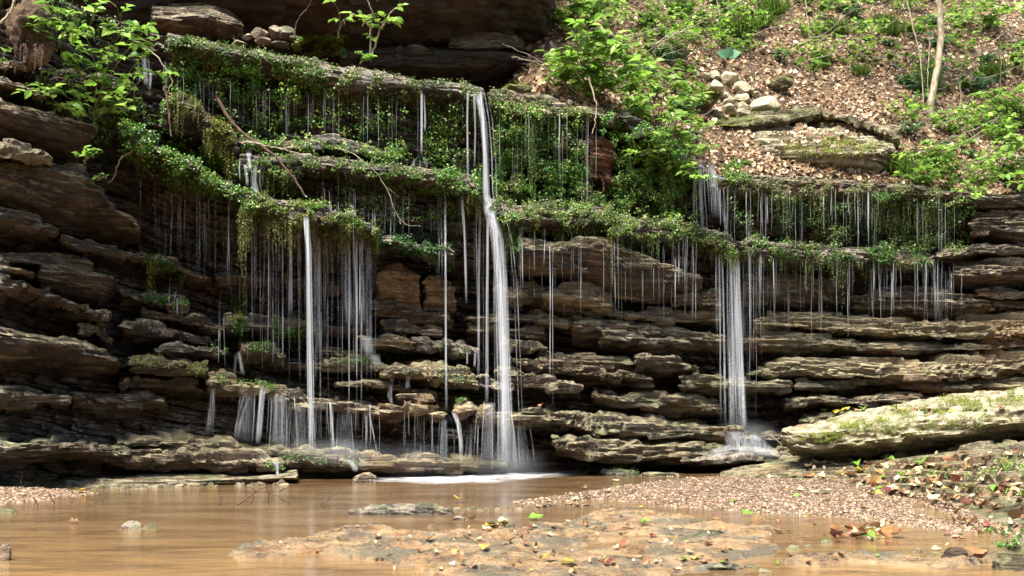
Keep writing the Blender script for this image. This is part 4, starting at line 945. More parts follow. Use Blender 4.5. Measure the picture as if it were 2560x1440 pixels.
mat_obj('scattered moss specks on the ledges around the small cascade', [
    (ell(1150, 1000, 26, 6, N_(400)), LEAFY, .011), (ell(1235, 783, 16, 10, N_(400)), MOSS, .011), (band([(850, 905), (930, 900)], 8, N_(400)), LEAFY, .011), (band([(1010, 925), (1180, 955)], 12, N_(500)), DKLEAF, .011), (band([(1100, 870), (1200, 885)], 6, N_(300)), LEAFY, .010),
    (band([(700, 1140), (900, 1160)], 10, N_(500)), LEAFY, .011), (ell(690, 1165, 26, 10, N_(300)), LEAFY, .011), (band([(1530, 1180), (1600, 1185)], 8, N_(300)), DKLEAF, .012)])
mat_obj('grassy moss mound on the top ledge beside the small sapling', [(ell(815, 112, 85, 26, N_(4200)), MOSS + LEAFY[1:4], .018), (ell(890, 130, 40, 18, N_(900)), LEAFY, .018), (band([(430, 90), (480, 100)], 16, N_(600)), LEAFY, .018), (ell(530, 100, 60, 8, N_(500)), DRY, .016)])
def gauss(spots):
    return np.concatenate([np.stack([rng.normal(size=n) * rx + cx, rng.normal(size=n) * ry + cy + (rng.normal(size=n) * 0)], -1) for cx, cy, rx, ry, n in spots])
mat_obj('olive moss along the tilted front edge of the huge right slab', [
    (gauss([(2035, 1096, 22, 6, 2600), (2075, 1090, 18, 5, 1500), (2140, 1066, 26, 6, 2600), (2190, 1055, 20, 5, 1500), (2285, 1036, 30, 8, 3000), (2340, 1026, 26, 9, 2800), (2400, 1012, 30, 10, 3200), (2470, 1008, 30, 11, 3200), (2540, 996, 34, 11, 3600), (2250, 1075, 50, 6, 1500), (2380, 1060, 60, 6, 1800), (2500, 1048, 50, 5, 1500)]), MOSS, .0075, 0, .5)])
mat_obj('green moss patches on the flaggy right bank', [(band([(2420, 1178), (2560, 1165)], 18, N_(1300)), LEAFY[:3] + MOSS, .012), (band([(2250, 1190), (2400, 1185)], 12, N_(700)), LEAFY[:3] + MOSS, .011), (ell(2500, 1350, 60, 25, N_(600)), LEAFY, .012), (band([(2420, 1220), (2560, 1235)], 10, N_(500)), LEAFY[:3] + MOSS, .011)])
mat_obj('thick yellow moss on the lower half of the broad slab on the slope', [(band([(1960, 372), (2060, 378), (2190, 372)], 16, N_(2600)), MOSS, .012), (ell(2080, 355, 60, 14, N_(1500)), MOSS, .012), (ell(1752, 240, 55, 20, N_(1500)), MOSS, .013), (ell(1640, 125, 70, 20, N_(1200)), MOSS, .014), (ell(1950, 205, 28, 12, N_(500)), MOSS, .013), (ell(1290, 222, 35, 12, N_(600)), MOSS, .012), (band([(1780, 305), (1900, 300)], 8, N_(500)), MOSS, .011)])

# ------------------------------------------------------------------ leaf litter on the slope
def litter(region, n, pal, size, name, label, only='hill'):
    C, N2 = [], []
    for px, py in region(n):
        h, nn = hit(px, py)
        if h is None or (only and hit.own != only): continue
        if nn.y > 0 and nn.z < 0: nn = -nn
        C.append(h[:]); N2.append((nn if nn.z > 0 else -nn)[:])
    C = np.array(C); N2 = np.array(N2); m_ = len(C)
    N2 = unit(N2 + rng.normal(size=(m_, 3)) * .55); C = C + N2 * rng.uniform(.002, .03, (m_, 1)); size = size * rng.uniform(.35, 1.25, m_)
    Dr = np.cross(N2, rng.normal(size=(m_, 3)))
    V, Fc, c = leaves(C, Dr, N2, rng.uniform(.6, 1.35, m_) * size, rng.uniform(.8, 1.4, m_), mixcol(m_, pal, .3), curl=rng.uniform(-.5, .5, m_))
    o = mk(name, V, Fc, M['litter'], col=c, smooth=False); tag(o, label, 'leaf litter', kind='stuff'); return o
def slope_region(n):
    px = rng.uniform(1330, 2640, n); py = rng.uniform(-60, 1, n) + rng.uniform(0, 1, n) ** .9 * 530
    k = py < T_(px) + 14; return np.stack([px, py], -1)[k]
litter(slope_region, 44000, LITTER, .044, 'leaf_litter', 'brown dead leaves covering the steep slope above the cliff')
litter(lambda n: np.concatenate([ell(1330, 165, 70, 55, n), band([(1180, 205), (1300, 215), (1450, 250)], 18, n)]), 900, LITTER[:4], .065, 'leaf_litter', 'rusty dead leaves banked beside the dark overhang')
litter(lambda n: np.concatenate([band([(1880, 385), (1990, 425), (2200, 445)], 16, n), ell(2060, 345, 110, 30, n // 3), band([(2250, 400), (2330, 440)], 30, n)]), 500, LITTER, .06, 'leaf_litter', 'pale dead leaves around the foot of the broad mossy slab', only=None)
litter(lambda n: in_poly([(1900, 1195), (2050, 1160), (2300, 1140), (2570, 1120), (2570, 1340), (2420, 1310), (2300, 1250), (2060, 1205)])(n), 620, LITTER + [(.20, .06, .035), (.30, .18, .06)], .042, 'leaf_litter', 'brown and rusty dead leaves strewn over the flaggy right bank', only='outcrop')
litter(lambda n: np.concatenate([in_poly([(600, 1380), (840, 1325), (1250, 1328), (1480, 1298), (1800, 1330), (1840, 1400), (1700, 1436), (1030, 1436)])(n), in_poly([(2000, 1180), (2560, 1130), (2560, 1300), (2340, 1250)])(n)]), 220, LITTER + [(.3, .26, .05), (.22, .06, .03)], .022, 'leaf_litter', 'small leaf scraps on the tan shelf and the flaggy bank', only=None)

# ------------------------------------------------------------------ plants
def leafy_stems(name, label, cat, stems, pal, size, per=7, rad=.004, group=None, wide=.5, droop=.35, twig='stem', seed=None, loc=None):
    """stems: world polylines; leaves sit in pairs on short side twigs"""
    sp, lp = [], []
    for st in stems:
        c = curve(st, 16, .004)
        V, Fc = tube(c, np.linspace(rad, rad * .4, len(c)), 5); sp.append((V, Fc, np.zeros((len(V), 3))))
        for k in range(per):
            f = .22 + .78 * (k + rng.uniform(0, 1)) / per; i = int(f * 15); b0 = c[i]
            a = rng.uniform(0, 2 * np.pi); L = rng.uniform(.6, 1.6) * wide * size * 3
            tip = b0 + np.array([math.cos(a) * L, math.sin(a) * L * .8 - .02, rng.uniform(-.1, .5) * L])
            tw = curve([b0, (b0 + tip) / 2 + np.array([0, 0, .1 * L]), tip], 6)
            V, Fc = tube(tw, rad * .35, 4); sp.append((V, Fc, np.zeros((len(V), 3))))
            m_ = rng.integers(3, 6); ii = np.clip(np.linspace(2, 5, m_).astype(int), 0, 5)
            C = tw[ii]; sd = np.where(np.arange(m_) % 2 == 0, 1, -1); d = unit(tip - b0); side = np.array([-d[1], d[0], 0])
            Dr = d[None] * .8 + side[None] * sd[:, None] * .9 + rng.normal(size=(m_, 3)) * .25; Dr[:, 2] -= droop * .5
            Dr[-1] = d + np.array([0, 0, -droop * .4])
            lp.append(leaves(C, Dr, unit(np.array([0, -.25, 1.0]) + rng.normal(size=(m_, 3)) * .3), rng.uniform(.55, 1.3, m_) * size, rng.uniform(.8, 1.15, m_), mixcol(m_, pal, .2) * rng.uniform(.55, 1.1), curl=rng.uniform(.05, .4, m_)))
    base = np.asarray(stems[0][0]) if loc is None else loc
    root = empty(name, base); tag(root, label, cat, group)
    V, Fc, _ = join(sp); mk('stem', V, Fc, M[twig], root, loc=base)
    V, Fc, c = join(lp); mk('foliage', V, Fc, M['leaf'], root, col=c, smooth=False, loc=base)
    return root
def pxs_(pts, Y0, Y1=None):
    Y1 = Y0 if Y1 is None else Y1; n = len(pts)
    return [P(px, py, Y0 + (Y1 - Y0) * i / (n - 1)) for i, (px, py) in enumerate(pts)]
leafy_stems('shrub', 'bright green shrub with long leaves leaning over the top left of the cliff', 'shrub',
    [pxs_(p_, 8.0, e_) for p_, e_ in (([(235,300),(260,200),(290,120),(330,60)],7.7), ([(225,290),(205,190),(180,100),(195,35)],7.6), ([(235,300),(300,215),(350,150),(400,105)],7.7), ([(225,295),(170,200),(150,110),(125,30)],7.5),
      ([(240,300),(300,250),(350,205),(400,180)],7.7), ([(230,300),(180,250),(140,230),(105,240)],7.5), ([(235,300),(250,230),(330,110),(390,60)],7.6), ([(232,300),(240,180),(220,90),(240,30)],7.7), ([(235,300),(290,260),(320,280)],7.7), ([(200,290),(170,270),(130,262)],7.6), ([(232,300),(270,160),(300,70),(290,10)],7.7))], BUSH, .070, per=10, wide=.5)
leafy_stems('shrub', 'small shrub with a few large leaves at the top left corner', 'shrub', [pxs_([(140,130),(130,60),(135,-10)],7.7,7.5), pxs_([(140,130),(165,60),(185,-15)],7.7,7.5), pxs_([(140,130),(110,70),(100,20)],7.7,7.5)], GREENS, .085, per=3, wide=.3)
leafy_stems('seedling', 'small fern like seedling rooted in the gap below the left brown slab', 'plant', [pxs_([(210,408),(222,388),(235,372)],7.6,7.5), pxs_([(210,408),(225,392),(258,380)],7.6,7.5), pxs_([(210,408),(212,390),(208,374)],7.6,7.5)], BUSH, .05, per=3, wide=.2)
leafy_stems('seedling', 'tiny seedling at the end of the big brown left slab', 'plant', [pxs_([(245,450),(255,444),(268,446)],7.7,7.6), pxs_([(245,450),(250,440),(246,436)],7.7,7.6)], GREENS, .03, per=2, wide=.2)
leafy_stems('seedling', 'low leafy sprig at the left border beside the soil clump', 'plant', [pxs_([(5,165),(10,140),(20,125)],7.4,7.3), pxs_([(5,165),(0,150),(-15,130)],7.4,7.3)], LEAFY[2:4] + GREENS[:1], .045, per=3, wide=.3)
leafy_stems('sapling', 'young sapling with two thin stems on the top ledge against the dark overhang', 'sapling', [pxs_([(925,140),(927,70),(930,30),(915,-5)],9.5,9.4), pxs_([(930,138),(950,75),(975,35),(990,22)],9.5,9.4), pxs_([(926,70),(905,45),(885,38)],9.45,9.35), pxs_([(950,75),(965,55),(975,58)],9.45,9.4)], BUSH, .085, per=3, wide=.32, rad=.010, twig='bark')
leafy_stems('seedling', 'leafy seedling at the foot of the young sapling on the top ledge', 'plant', [pxs_([(900,160),(905,140),(885,132)],9.3,9.2), pxs_([(900,160),(920,145),(930,150)],9.3,9.2)], BUSH, .06, per=3, wide=.25)
leafy_stems('sapling', 'thin stemmed sapling cut by the top border above the grassy mound', 'sapling', [pxs_([(845,95),(850,40),(835,5)],9.6,9.5), pxs_([(845,95),(858,50),(860,60)],9.6,9.5)], BUSH, .06, per=2, wide=.3)
BUSHES = [
 ('large bright green bush crowding the brink right of the dark overhang', [[(1470,235),(1450,150),(1440,90)], [(1470,235),(1490,160),(1500,110)], [(1480,240),(1540,170),(1570,120)], [(1470,235),(1420,170),(1400,130)], [(1480,235),(1560,190),(1620,170)], [(1475,235),(1470,120),(1465,60)], [(1480,240),(1520,140),(1520,90)], [(1475,235),(1440,190),(1395,180)], [(1480,240),(1590,210),(1650,190)]], .10),
 ('bright green bush spilling over the brink left of the pale stones', [[(1640,300),(1620,230),(1600,190)], [(1640,300),(1660,240),(1680,200)], [(1640,300),(1700,260),(1740,240)], [(1640,300),(1580,250),(1540,230)], [(1640,300),(1690,290),(1740,300)], [(1640,300),(1600,280),(1560,275)]], .08),
 ('light green bush hanging down the brink just left of the third fall', [[(1700,390),(1690,320),(1670,290)], [(1700,390),(1730,340),(1760,310)], [(1700,390),(1650,350),(1610,330)], [(1700,390),(1740,380),(1780,370)], [(1700,390),(1640,380),(1600,390)], [(1700,390),(1720,430),(1740,450)]], .065),
 ('bushy green plant on the brink near the right border', [[(2380,470),(2350,400),(2330,350)], [(2380,470),(2400,400),(2410,350)], [(2390,470),(2450,410),(2490,370)], [(2380,470),(2310,430),(2270,390)], [(2390,470),(2460,450),(2520,440)], [(2380,470),(2300,450),(2250,440)], [(2390,475),(2420,480),(2440,500)]], .075),
 ('broad leaved plant drooping over the bare rock at the right border', [[(2480,430),(2500,360),(2520,320)], [(2480,430),(2540,380),(2580,350)], [(2480,430),(2520,440),(2560,470)], [(2490,430),(2560,420),(2620,410)]], .08),
 ('green plant high on the slope at the right border', [[(2500,290),(2480,250),(2450,235)], [(2500,290),(2520,250),(2540,230)], [(2500,290),(2540,270),(2590,260)]], .09),
 ('sprawling green plant at the top right corner of the slope', [[(2470,70),(2450,30),(2430,0)], [(2470,70),(2500,40),(2540,30)], [(2470,70),(2430,50),(2400,50)]], .10),
 ('yellow green plant at the top of the slope beside the bright bush', [[(1420,60),(1400,20),(1390,-20)], [(1420,60),(1450,20),(1470,-10)], [(1420,60),(1400,50),(1370,45)], [(1430,60),(1490,40),(1540,20)]], .10),
]
for lab, sts, sz in BUSHES:
    b0 = sts[0][0]; Y0 = hitY(*b0, 11.0)
    leafy_stems('bush', lab, 'bush', [pxs_(s_, Y0, Y0 - .35 - rng.uniform(0, .25)) for s_ in sts], BUSH, sz, per=12, wide=.5, rad=.006)
# ground plants on the slope: a few kinds, copied
def dup(root, loc, rz, sc_, label=None):
    r_ = root.copy(); COL.objects.link(r_); r_.location = loc; r_.rotation_euler = (0, 0, rz); r_.scale = (sc_,) * 3
    if label: r_['label'] = label
    for ch in list(root.children):
        c = ch.copy(); COL.objects.link(c); c.parent = r_
    return r_
KINDS = []
for k, (pal, sz, ns, hgt, wide, per, lab, nm, grp) in enumerate((
    (GREENS, .085, 3, .22, .3, 3, 'low green seedling with broad leaves among dead leaves on the slope', 'seedling', 'broad leaved seedlings on the leafy slope'),
    (BUSH, .065, 5, .30, .35, 5, 'bushy light green plant among dead leaves on the slope', 'seedling', 'bushy plants on the leafy slope'),
    ([(.06, .15, .05), (.09, .19, .07)], .06, 7, .20, .25, 6, 'dark fern like plant lying on the leafy slope', 'fern', 'fern like plants on the leafy slope'))):
    st = [[(0, 0, 0), (math.cos(a_) * hgt * .4, math.sin(a_) * hgt * .4, hgt * .6), (math.cos(a_) * hgt, math.sin(a_) * hgt, hgt * rng.uniform(.5, 1))] for a_ in np.linspace(0, 6.28, ns, endpoint=False) + rng.uniform(0, .6, ns)]
    KINDS.append((leafy_stems(nm, lab, 'plant', [np.array(s_) for s_ in st], pal, sz, per=per, wide=wide, group=grp), lab))
def slope_spot(x0=1400, x1=2580, y0=-20, y1=470):
    for _ in range(200):
        px, py = rng.uniform(x0, x1), rng.uniform(y0, y1)
        if py > T_(px) - 12 or (1740 < px < 2260 and 170 < py < 450): continue
        h, n = hit(px, py)
        if h is not None and h.y > 10: return h
    return Vector((3, 13, 4))
used = set()
for i in range(205):
    k = (0, 1, 0, 2, 1)[i % 5]; root, lab = KINDS[k]; h = slope_spot()
    if k not in used:
        used.add(k); root.location = h; continue
    dup(root, h, rng.uniform(0, 6.28), rng.uniform(.4, 1.0))
dup(KINDS[1][0], hit(2130, 50)[0], 1.0, 1.2); dup(KINDS[0][0], hit(2075, 300)[0] if hit(2075, 250)[0] is None else hit(2030, 190)[0], 2.0, 1.1)
# two lobed pale leaf plant
lobed = empty('broad_leaf_plant', hit(1817, 165)[0]); tag(lobed, 'pair of big blue green lobed leaves standing alone on the slope', 'plant')
b0 = np.array(hit(1817, 165)[0][:])
V, Fc, c = leaves(np.array([b0, b0, b0]) + np.array([(0, -.05, .08)]), np.array([(-.7, -.3, .2), (.7, -.3, .2), (.1, -.6, .6)]), np.array([(0, -1, .6)] * 3), [.16, .16, .14], [1.2, 1.2, 1.2], np.array([(.10, .24, .13)] * 3))
mk('foliage', V, Fc, M['leaf'], lobed, col=c, smooth=False, loc=b0)
V, Fc = tube(np.array([b0, b0 + (0, -.03, .04), b0 + (0, -.05, .08)]), .004); mk('stem', V, Fc, M['stem'], lobed, loc=b0)
# grass tufts
def tuft(n, h, pal):
    C = np.stack([rng.normal(size=n) * .05, rng.normal(size=n) * .05, np.zeros(n)], -1)
    Dr = np.stack([rng.normal(size=n) * .5, rng.normal(size=n) * .5 - .2, np.ones(n)], -1)
    return leaves(C, Dr, unit(rng.normal(size=(n, 3)) + (0, -1, .3)), rng.uniform(.5, 1.1, n) * h, np.full(n, .045), mixcol(n, pal, .25), curl=rng.uniform(.1, .7, n))
V, Fc, c = tuft(130, .20, GREENS[:3] + DRY[:2]); tf = mk('grass_tuft', V, Fc, M['leaf'], col=c, smooth=False, loc=False)
tag(tf, 'tuft of long thin grass on the leafy slope', 'grass tuft', 'grass tufts on the leafy slope')
spots = [(1860,80),(1840,95),(1900,70),(2210,70),(2230,90),(1480,40),(1930,40),(2250,440),(2290,460),(2370,520),(2050,160),(2150,190),(2330,420),(2480,200),(1700,40),(1740,60),(1620,60),(2090,90),(2320,230),(2540,320)]
for i, (px, py) in enumerate(spots):
    h = hit(px, py)[0]
    if h is None: continue
    o = tf if i == 0 else tf.copy()
    if i: COL.objects.link(o)
    o.location = h; o.rotation_euler = (0, 0, rng.uniform(-.6, .6)); o.scale = (rng.uniform(.8, 1.5),) * 3

# ------------------------------------------------------------------ sticks, twigs, trunk
def stick(name, pts, rad, mat, label, cat, group=None, wob=.004, forks=0, n=22):
    c = curve(pts, n, wob); parts = [tube(c, np.linspace(rad, rad * .45, n), 7)]
    for k in range(forks):
        i = rng.integers(4, n - 3); L = rng.uniform(.1, .3) * np.linalg.norm(c[-1] - c[0]); d = unit(c[i + 1] - c[i]) + rng.normal(size=3) * .6
        d[1] *= .4; parts.append(tube(curve([c[i], c[i] + unit(d) * L * .5, c[i] + unit(d + rng.normal(size=3) * .3) * L], 8, wob), np.linspace(rad * .5, rad * .2, 8), 5))
    V, Fc, _ = join([(a_, b_, np.zeros((len(a_), 3))) for a_, b_ in parts])
    o = mk(name, V, Fc, M[mat]); return tag(o, label, cat, group)
def on_rock(pts, off=.05):
    out = []
    for px, py in pts:
        Y_ = hitY(px, py, 9.5) - off; out.append(P(px, py, Y_))
    return np.array(out)
def straight_front(pts, off=.04):
    """keep the piece on one gentle line in depth, in front of the rock at all its points"""
    Y_ = min(hitY(px, py, 12) for px, py in pts) - off
    return np.array([P(px, py, Y_) for px, py in pts])
stick('fallen_branch', straight_front([(540, 240), (575, 300), (610, 335), (680, 385), (730, 440), (765, 492)], .36), .016, 'stick', 'brown fallen branch leaning diagonally across the mossy ledges', 'branch', forks=1)
stick('twig', straight_front([(600, 355), (650, 360), (700, 371), (765, 388)], .36), .007, 'twig', 'pale thin twig crossing the fallen branch', 'twig', forks=2)
stick('twig', straight_front([(830, 365), (900, 395), (950, 445), (985, 515), (1002, 560)], .12), .004, 'twig', 'long thin bare twig hanging down between the falls', 'twig', forks=3)
stick('hanging_root', straight_front([(335, 100), (390, 140), (430, 200), (418, 232)]), .007, 'twig', 'pale curved twig looping in front of the top left trickle', 'twig', forks=1)
stick('hanging_root', straight_front([(412, 215), (420, 260), (428, 340)], .2), .012, 'stick', 'reddish root hanging beside the yellow moss mound', 'root')
stick('hanging_root', straight_front([(1470, 190), (1488, 250), (1490, 300), (1480, 334)], .25), .008, 'bark', 'pale root dangling over the bare red rock patch', 'root')
stick('hanging_root', straight_front([(330, 205), (340, 260), (335, 310)]), .008, 'stick', 'thin dark root left of the yellow moss mound', 'root')
stick('hanging_root', straight_front([(335, 370), (320, 385), (300, 400), (285, 440), (270, 460)]), .006, 'twig', 'grey bent rootlet hanging below the leafy left slope', 'root')
stick('hanging_root', straight_front([(1498, 438), (1508, 455), (1510, 478)]), .012, 'stick', 'red curled root under the bare red rock patch', 'root')
stick('twig', [P(735, 95, 9.7), P(745, 50, 9.7), P(775, 10, 9.65), P(785, -20, 9.6)], .006, 'stick', 'dead stalk standing at the left end of the grassy mound', 'twig', forks=1)
stick('twig', [P(-20, 70, 7.3), P(15, 45, 7.3), P(35, 10, 7.3), P(40, -20, 7.3)], .012, 'bark', 'pale forked twig at the top left corner', 'twig', forks=2)
# sapling trunk and thin poles on the slope
h = hit(2335, 295)[0]; b0 = np.array(h[:]); Y0 = h.y - .05
tr = empty('slender_tree', b0); tag(tr, 'slender pale tree trunk rising from the leafy slope at right', 'tree')
pts = [b0 - (0, 0, .1), P(2325, 270, Y0), P(2342, 180, Y0), P(2352, 100, Y0), P(2350, 40, Y0), P(2345, -20, Y0), P(2340, -150, Y0), P(2350, -330, Y0)]
V, Fc = tube(curve(pts, 40, .003), np.linspace(.042, .024, 40), 10); mk('trunk', V, Fc, M['bark'], tr, loc=b0)
cc = P(2350, -330, Y0); n = 1600; d = unit(rng.normal(size=(n, 3))) * (rng.uniform(0, 1, (n, 1)) ** .5) * np.array([.9, .9, .5]); 
V, Fc, c = leaves(cc + d + np.array([0, 0, .2]), rng.normal(size=(n, 3)), unit(rng.normal(size=(n, 3)) + (0, 0, 1)), rng.uniform(.06, .1, n), np.ones(n), mixcol(n, GREENS)); mk('crown', V, Fc, M['leaf'], tr, col=c, smooth=False, loc=b0)
for pts, rad in (([(2013,-20),(2018,40),(2026,110)], .008), ([(2265,-20),(2280,60),(2300,140),(2310,280)], .012), ([(2325,100),(2320,200),(2325,300)], .006), ([(2500,130),(2503,170),(2500,225)], .007), ([(1790,-10),(1800,40),(1815,80)], .008), ([(2400,210),(2402,250),(2400,290)], .006)):
    Y0 = hitY(*pts[-1], 12) - .03
    stick('thin_stem', [P(px, py, Y0) for px, py in pts], rad, 'bark', 'thin bare upright stem on the leafy slope', 'stem', 'thin bare stems on the slope')
for i in range(110):
    h = slope_spot(); a_ = rng.uniform(-.7, .7); L = rng.uniform(.25, .8); b0 = np.array(h[:]) + (0, -.05, .03)
    e = b0 + np.array([math.cos(a_) * L * (1 if i % 2 else -1), -rng.uniform(.0, .25), abs(math.sin(a_)) * L * .8 + .05])
    stick('dead_twig', [b0, (b0 + e) / 2 + rng.normal(size=3) * .04, e], rng.uniform(.002, .006), 'twig', 'pale dead twig lying among leaves on the slope', 'twig', 'dead twigs on the leafy slope', wob=.006, forks=i % 3, n=14)
for pts in ([(1700,25),(1770,25),(1800,80)], [(1640,110),(1700,80),(1760,95),(1790,110)], [(1590,150),(1680,90),(1770,50)], [(1690,60),(1740,30),(1770,-10)], [(1650,150),(1700,150),(1740,160)], [(1700,155),(1750,120),(1775,125)]):
    stick('bare_branch', straight_front(pts, .12), .007, 'twig', 'bare grey branch among the green bush at the head of the slope', 'branch', 'bare branches above the bright bush', forks=3, wob=.006)
# twigs in the stream
def wp(px, py, z): return P(px, py, ground_Y(1262)) if z else G(px, py)
Yt = ground_Y(1262)
tw = [[(590,1262),(620,1245),(650,1222),(665,1218)], [(665,1218),(672,1235),(670,1262)], [(672,1232),(695,1240),(715,1262)], [(700,1246),(712,1250),(722,1260)], [(640,1228),(625,1218),(618,1216)], [(625,1262),(632,1248),(635,1240)], [(700,1228),(712,1222),(720,1216)]]
parts = [tube(curve([P(x_, y_, Yt) for x_, y_ in t_], 10, .002), np.linspace(.0045, .0025, 10), 6) for t_ in tw]
V, Fc, _ = join([(a_, b_, np.zeros((len(a_), 3))) for a_, b_ in parts]); o = mk('submerged_twig', V, Fc, M['stick'])
tag(o, 'branched dead twig sticking out of the brown pool', 'twig')
for pts, lab in (([(550,1262),(553,1245),(549,1232)], 'short curved stub poking out of the pool left of the branched twig'), ([(798,1262),(830,1240),(872,1206)], 'thin stick slanting out of the pool right of the branched twig'),
        ([(55,1228),(52,1205),(57,1180)], 'upright grey twig on the gravel at the far left'), ([(122,1232),(130,1248),(136,1256)], 'small dark twig at the edge of the left gravel'), ([(178,1258),(184,1248),(176,1244)], 'small bent twig standing in the water by the left gravel'), ([(236,1258),(250,1247),(258,1256)], 'small arched twig in the water right of the left gravel'), ([(95,1262),(90,1252),(86,1248)], 'tiny dark twig in the water by the left gravel')):
    Yq = ground_Y(max(p_[1] for p_ in pts)); stick('twig', [P(x_, y_, Yq) for x_, y_ in pts], .0035, 'stick', lab, 'twig', wob=.002)

# soil clump with roots at top left
b0 = P(70, 90, 7.65); boulder('soil_clump', b0, (.15, .12, .20), 'soil', 'brown clod of soil and roots hanging at the top left', 'soil', rough=.28, cuts=4, seed=301, rest=False)
for i in range(14):
    px = rng.uniform(40, 110); stick('hanging_root', [P(px, 110, 7.5), P(px + rng.uniform(-6, 6), 140, 7.5), P(px + rng.uniform(-10, 10), rng.uniform(150, 185), 7.5)], .004, 'stick', 'thin rootlet dangling from the soil clod at top left', 'root', 'rootlets below the soil clod')

# ------------------------------------------------------------------ falling water
def fall_strand(pts, wid, parent=None, name='strand', alpha=1.0, mat='fall', flat=.35, nseg=16, n=26, off=.05, Yfix=None, fade=(.08, .25), wob=0):
    """pts px polyline; wid list of widths in px"""
    py = [p_[1] for p_ in pts]
    u = np.linspace(0, 1, n); t = np.linspace(0, 1, len(pts))
    X_ = np.interp(u, t, [p_[0] for p_ in pts]); Yp = np.interp(u, t, py); W_ = np.interp(u, np.linspace(0, 1, len(wid)), wid)
    if Yfix is None:
        hs = [hitY(a_, b_, 12) for a_, b_ in zip(X_, Yp)]
        run = np.minimum.accumulate(hs); Yv = np.minimum(run, hs[0] + .2) - off
        Yv = np.minimum(smooth_axis(Yv[:, None], 6, 0)[:, 0], run - off * .6)
    else: Yv = np.full(n, Yfix)
    c = np.array([P(a_, b_, y_) for a_, b_, y_ in zip(X_, Yp, Yv)])
    r_ = W_ * mpp(Yv) * .5
    th = np.linspace(0, 2 * np.pi, nseg, endpoint=False)
    V = c[:, None] + np.stack([np.cos(th)[None] * r_[:, None], np.sin(th)[None] * r_[:, None] * flat, np.zeros((n, nseg))], -1)
    Q = grid_faces(n, nseg, True)
    al = alpha * np.clip(u / max(fade[0], 1e-3), .05, 1) * np.clip((1 - u) / max(fade[1], 1e-3), .0, 1)
    edge = (1 - np.abs(np.cos(th)) ** 2.2) if nseg > 5 else np.ones(nseg)      # a strand is thinnest at its two edges
    col = (al[:, None] * edge[None])[..., None].repeat(3, 2).reshape(-1, 3)
    o = mk(name, V, Q, M[mat], parent, col=col, loc=None)
    return o
def waterfall(label, strands, name='waterfall', group=None):
    p0 = strands[0][0][0]; root = empty(name, P(p0[0], p0[1], hitY(*p0, 9.5))); tag(root, label, 'waterfall', group)
    for s_ in list(strands):                  # fine side strands drifting off each broad one
        if max(s_[1]) >= 14 and s_[0][-1][1] - s_[0][0][1] > 60:
            for q_ in range(3):
                dx = rng.normal() * max(s_[1]) * .55; a0, a1 = sorted(rng.uniform(0, 1, 2)); a1 = max(a1, a0 + .35)
                pts = [(x_ + dx * (.8 + .25 * i_ / max(1, len(s_[0]) - 1)), y_) for i_, (x_, y_) in enumerate(s_[0])]
                strands = strands + [(pts, [rng.uniform(2, 4)] * 2, dict(alpha=rng.uniform(.3, .8), fade=(.15, .3)))]
    for s_ in strands: fall_strand(s_[0], s_[1], root, **(s_[2] if len(s_) > 2 else {}))
    return root
Ym = min(hitY(1205, y_, 10) for y_ in range(235, 480, 15))
waterfall('tall main waterfall in the middle, widening as it drops to the pool', [
    ([(1195, 225), (1207, 300), (1213, 390), (1214, 480), (1222, 540)], [20, 16, 14, 18, 22], {}),
    ([(1170, 225), (1168, 300), (1170, 460)], [7, 6, 7], dict(alpha=.8)), ([(1186, 228), (1188, 330), (1186, 420)], [8, 5, 5], dict(alpha=.8)),
    ([(1200, 226), (1210, 330), (1214, 420)], [7, 9, 6], {}),
    ([(1216, 485), (1225, 530), (1243, 600), (1253, 700), (1260, 900), (1268, 1178)], [18, 30, 34, 30, 30, 34], dict(alpha=.75, fade=(.05, .1))),
    ([(1222, 500), (1240, 580), (1250, 700), (1258, 900), (1263, 1170)], [8, 9, 9, 12, 16], dict(fade=(.02, .12))),
    ([(1250, 560), (1262, 700), (1268, 900), (1278, 1170)], [10, 16, 20, 26], dict(alpha=.4)),
    ([(1200, 510), (1197, 700), (1196, 950)], [6, 6, 8], dict(alpha=.8)), ([(1219, 540), (1218, 760), (1217, 1010)], [8, 8, 10], dict(alpha=.8)),
    ([(1250, 1020), (1255, 1100), (1258, 1178)], [14, 30, 50], dict(alpha=.35)), ([(1285, 1060), (1286, 1120), (1288, 1178)], [8, 16, 24], dict(alpha=.35))])
waterfall('narrow white waterfall left of centre pouring off the hanging moss shelf', [
    ([(765, 540), (770, 620), (773, 800), (776, 1000), (778, 1130)], [14, 14, 13, 14, 15], dict(alpha=1.0, fade=(.02, .06))),
    ([(768, 545), (772, 640), (776, 900), (780, 1130)], [6, 6, 6, 8], dict(fade=(.02, .06))), ([(728, 570), (727, 680), (726, 790)], [8, 10, 14], dict(alpha=.7)), ([(760, 548), (768, 610), (772, 660)], [7, 6, 5], {})])
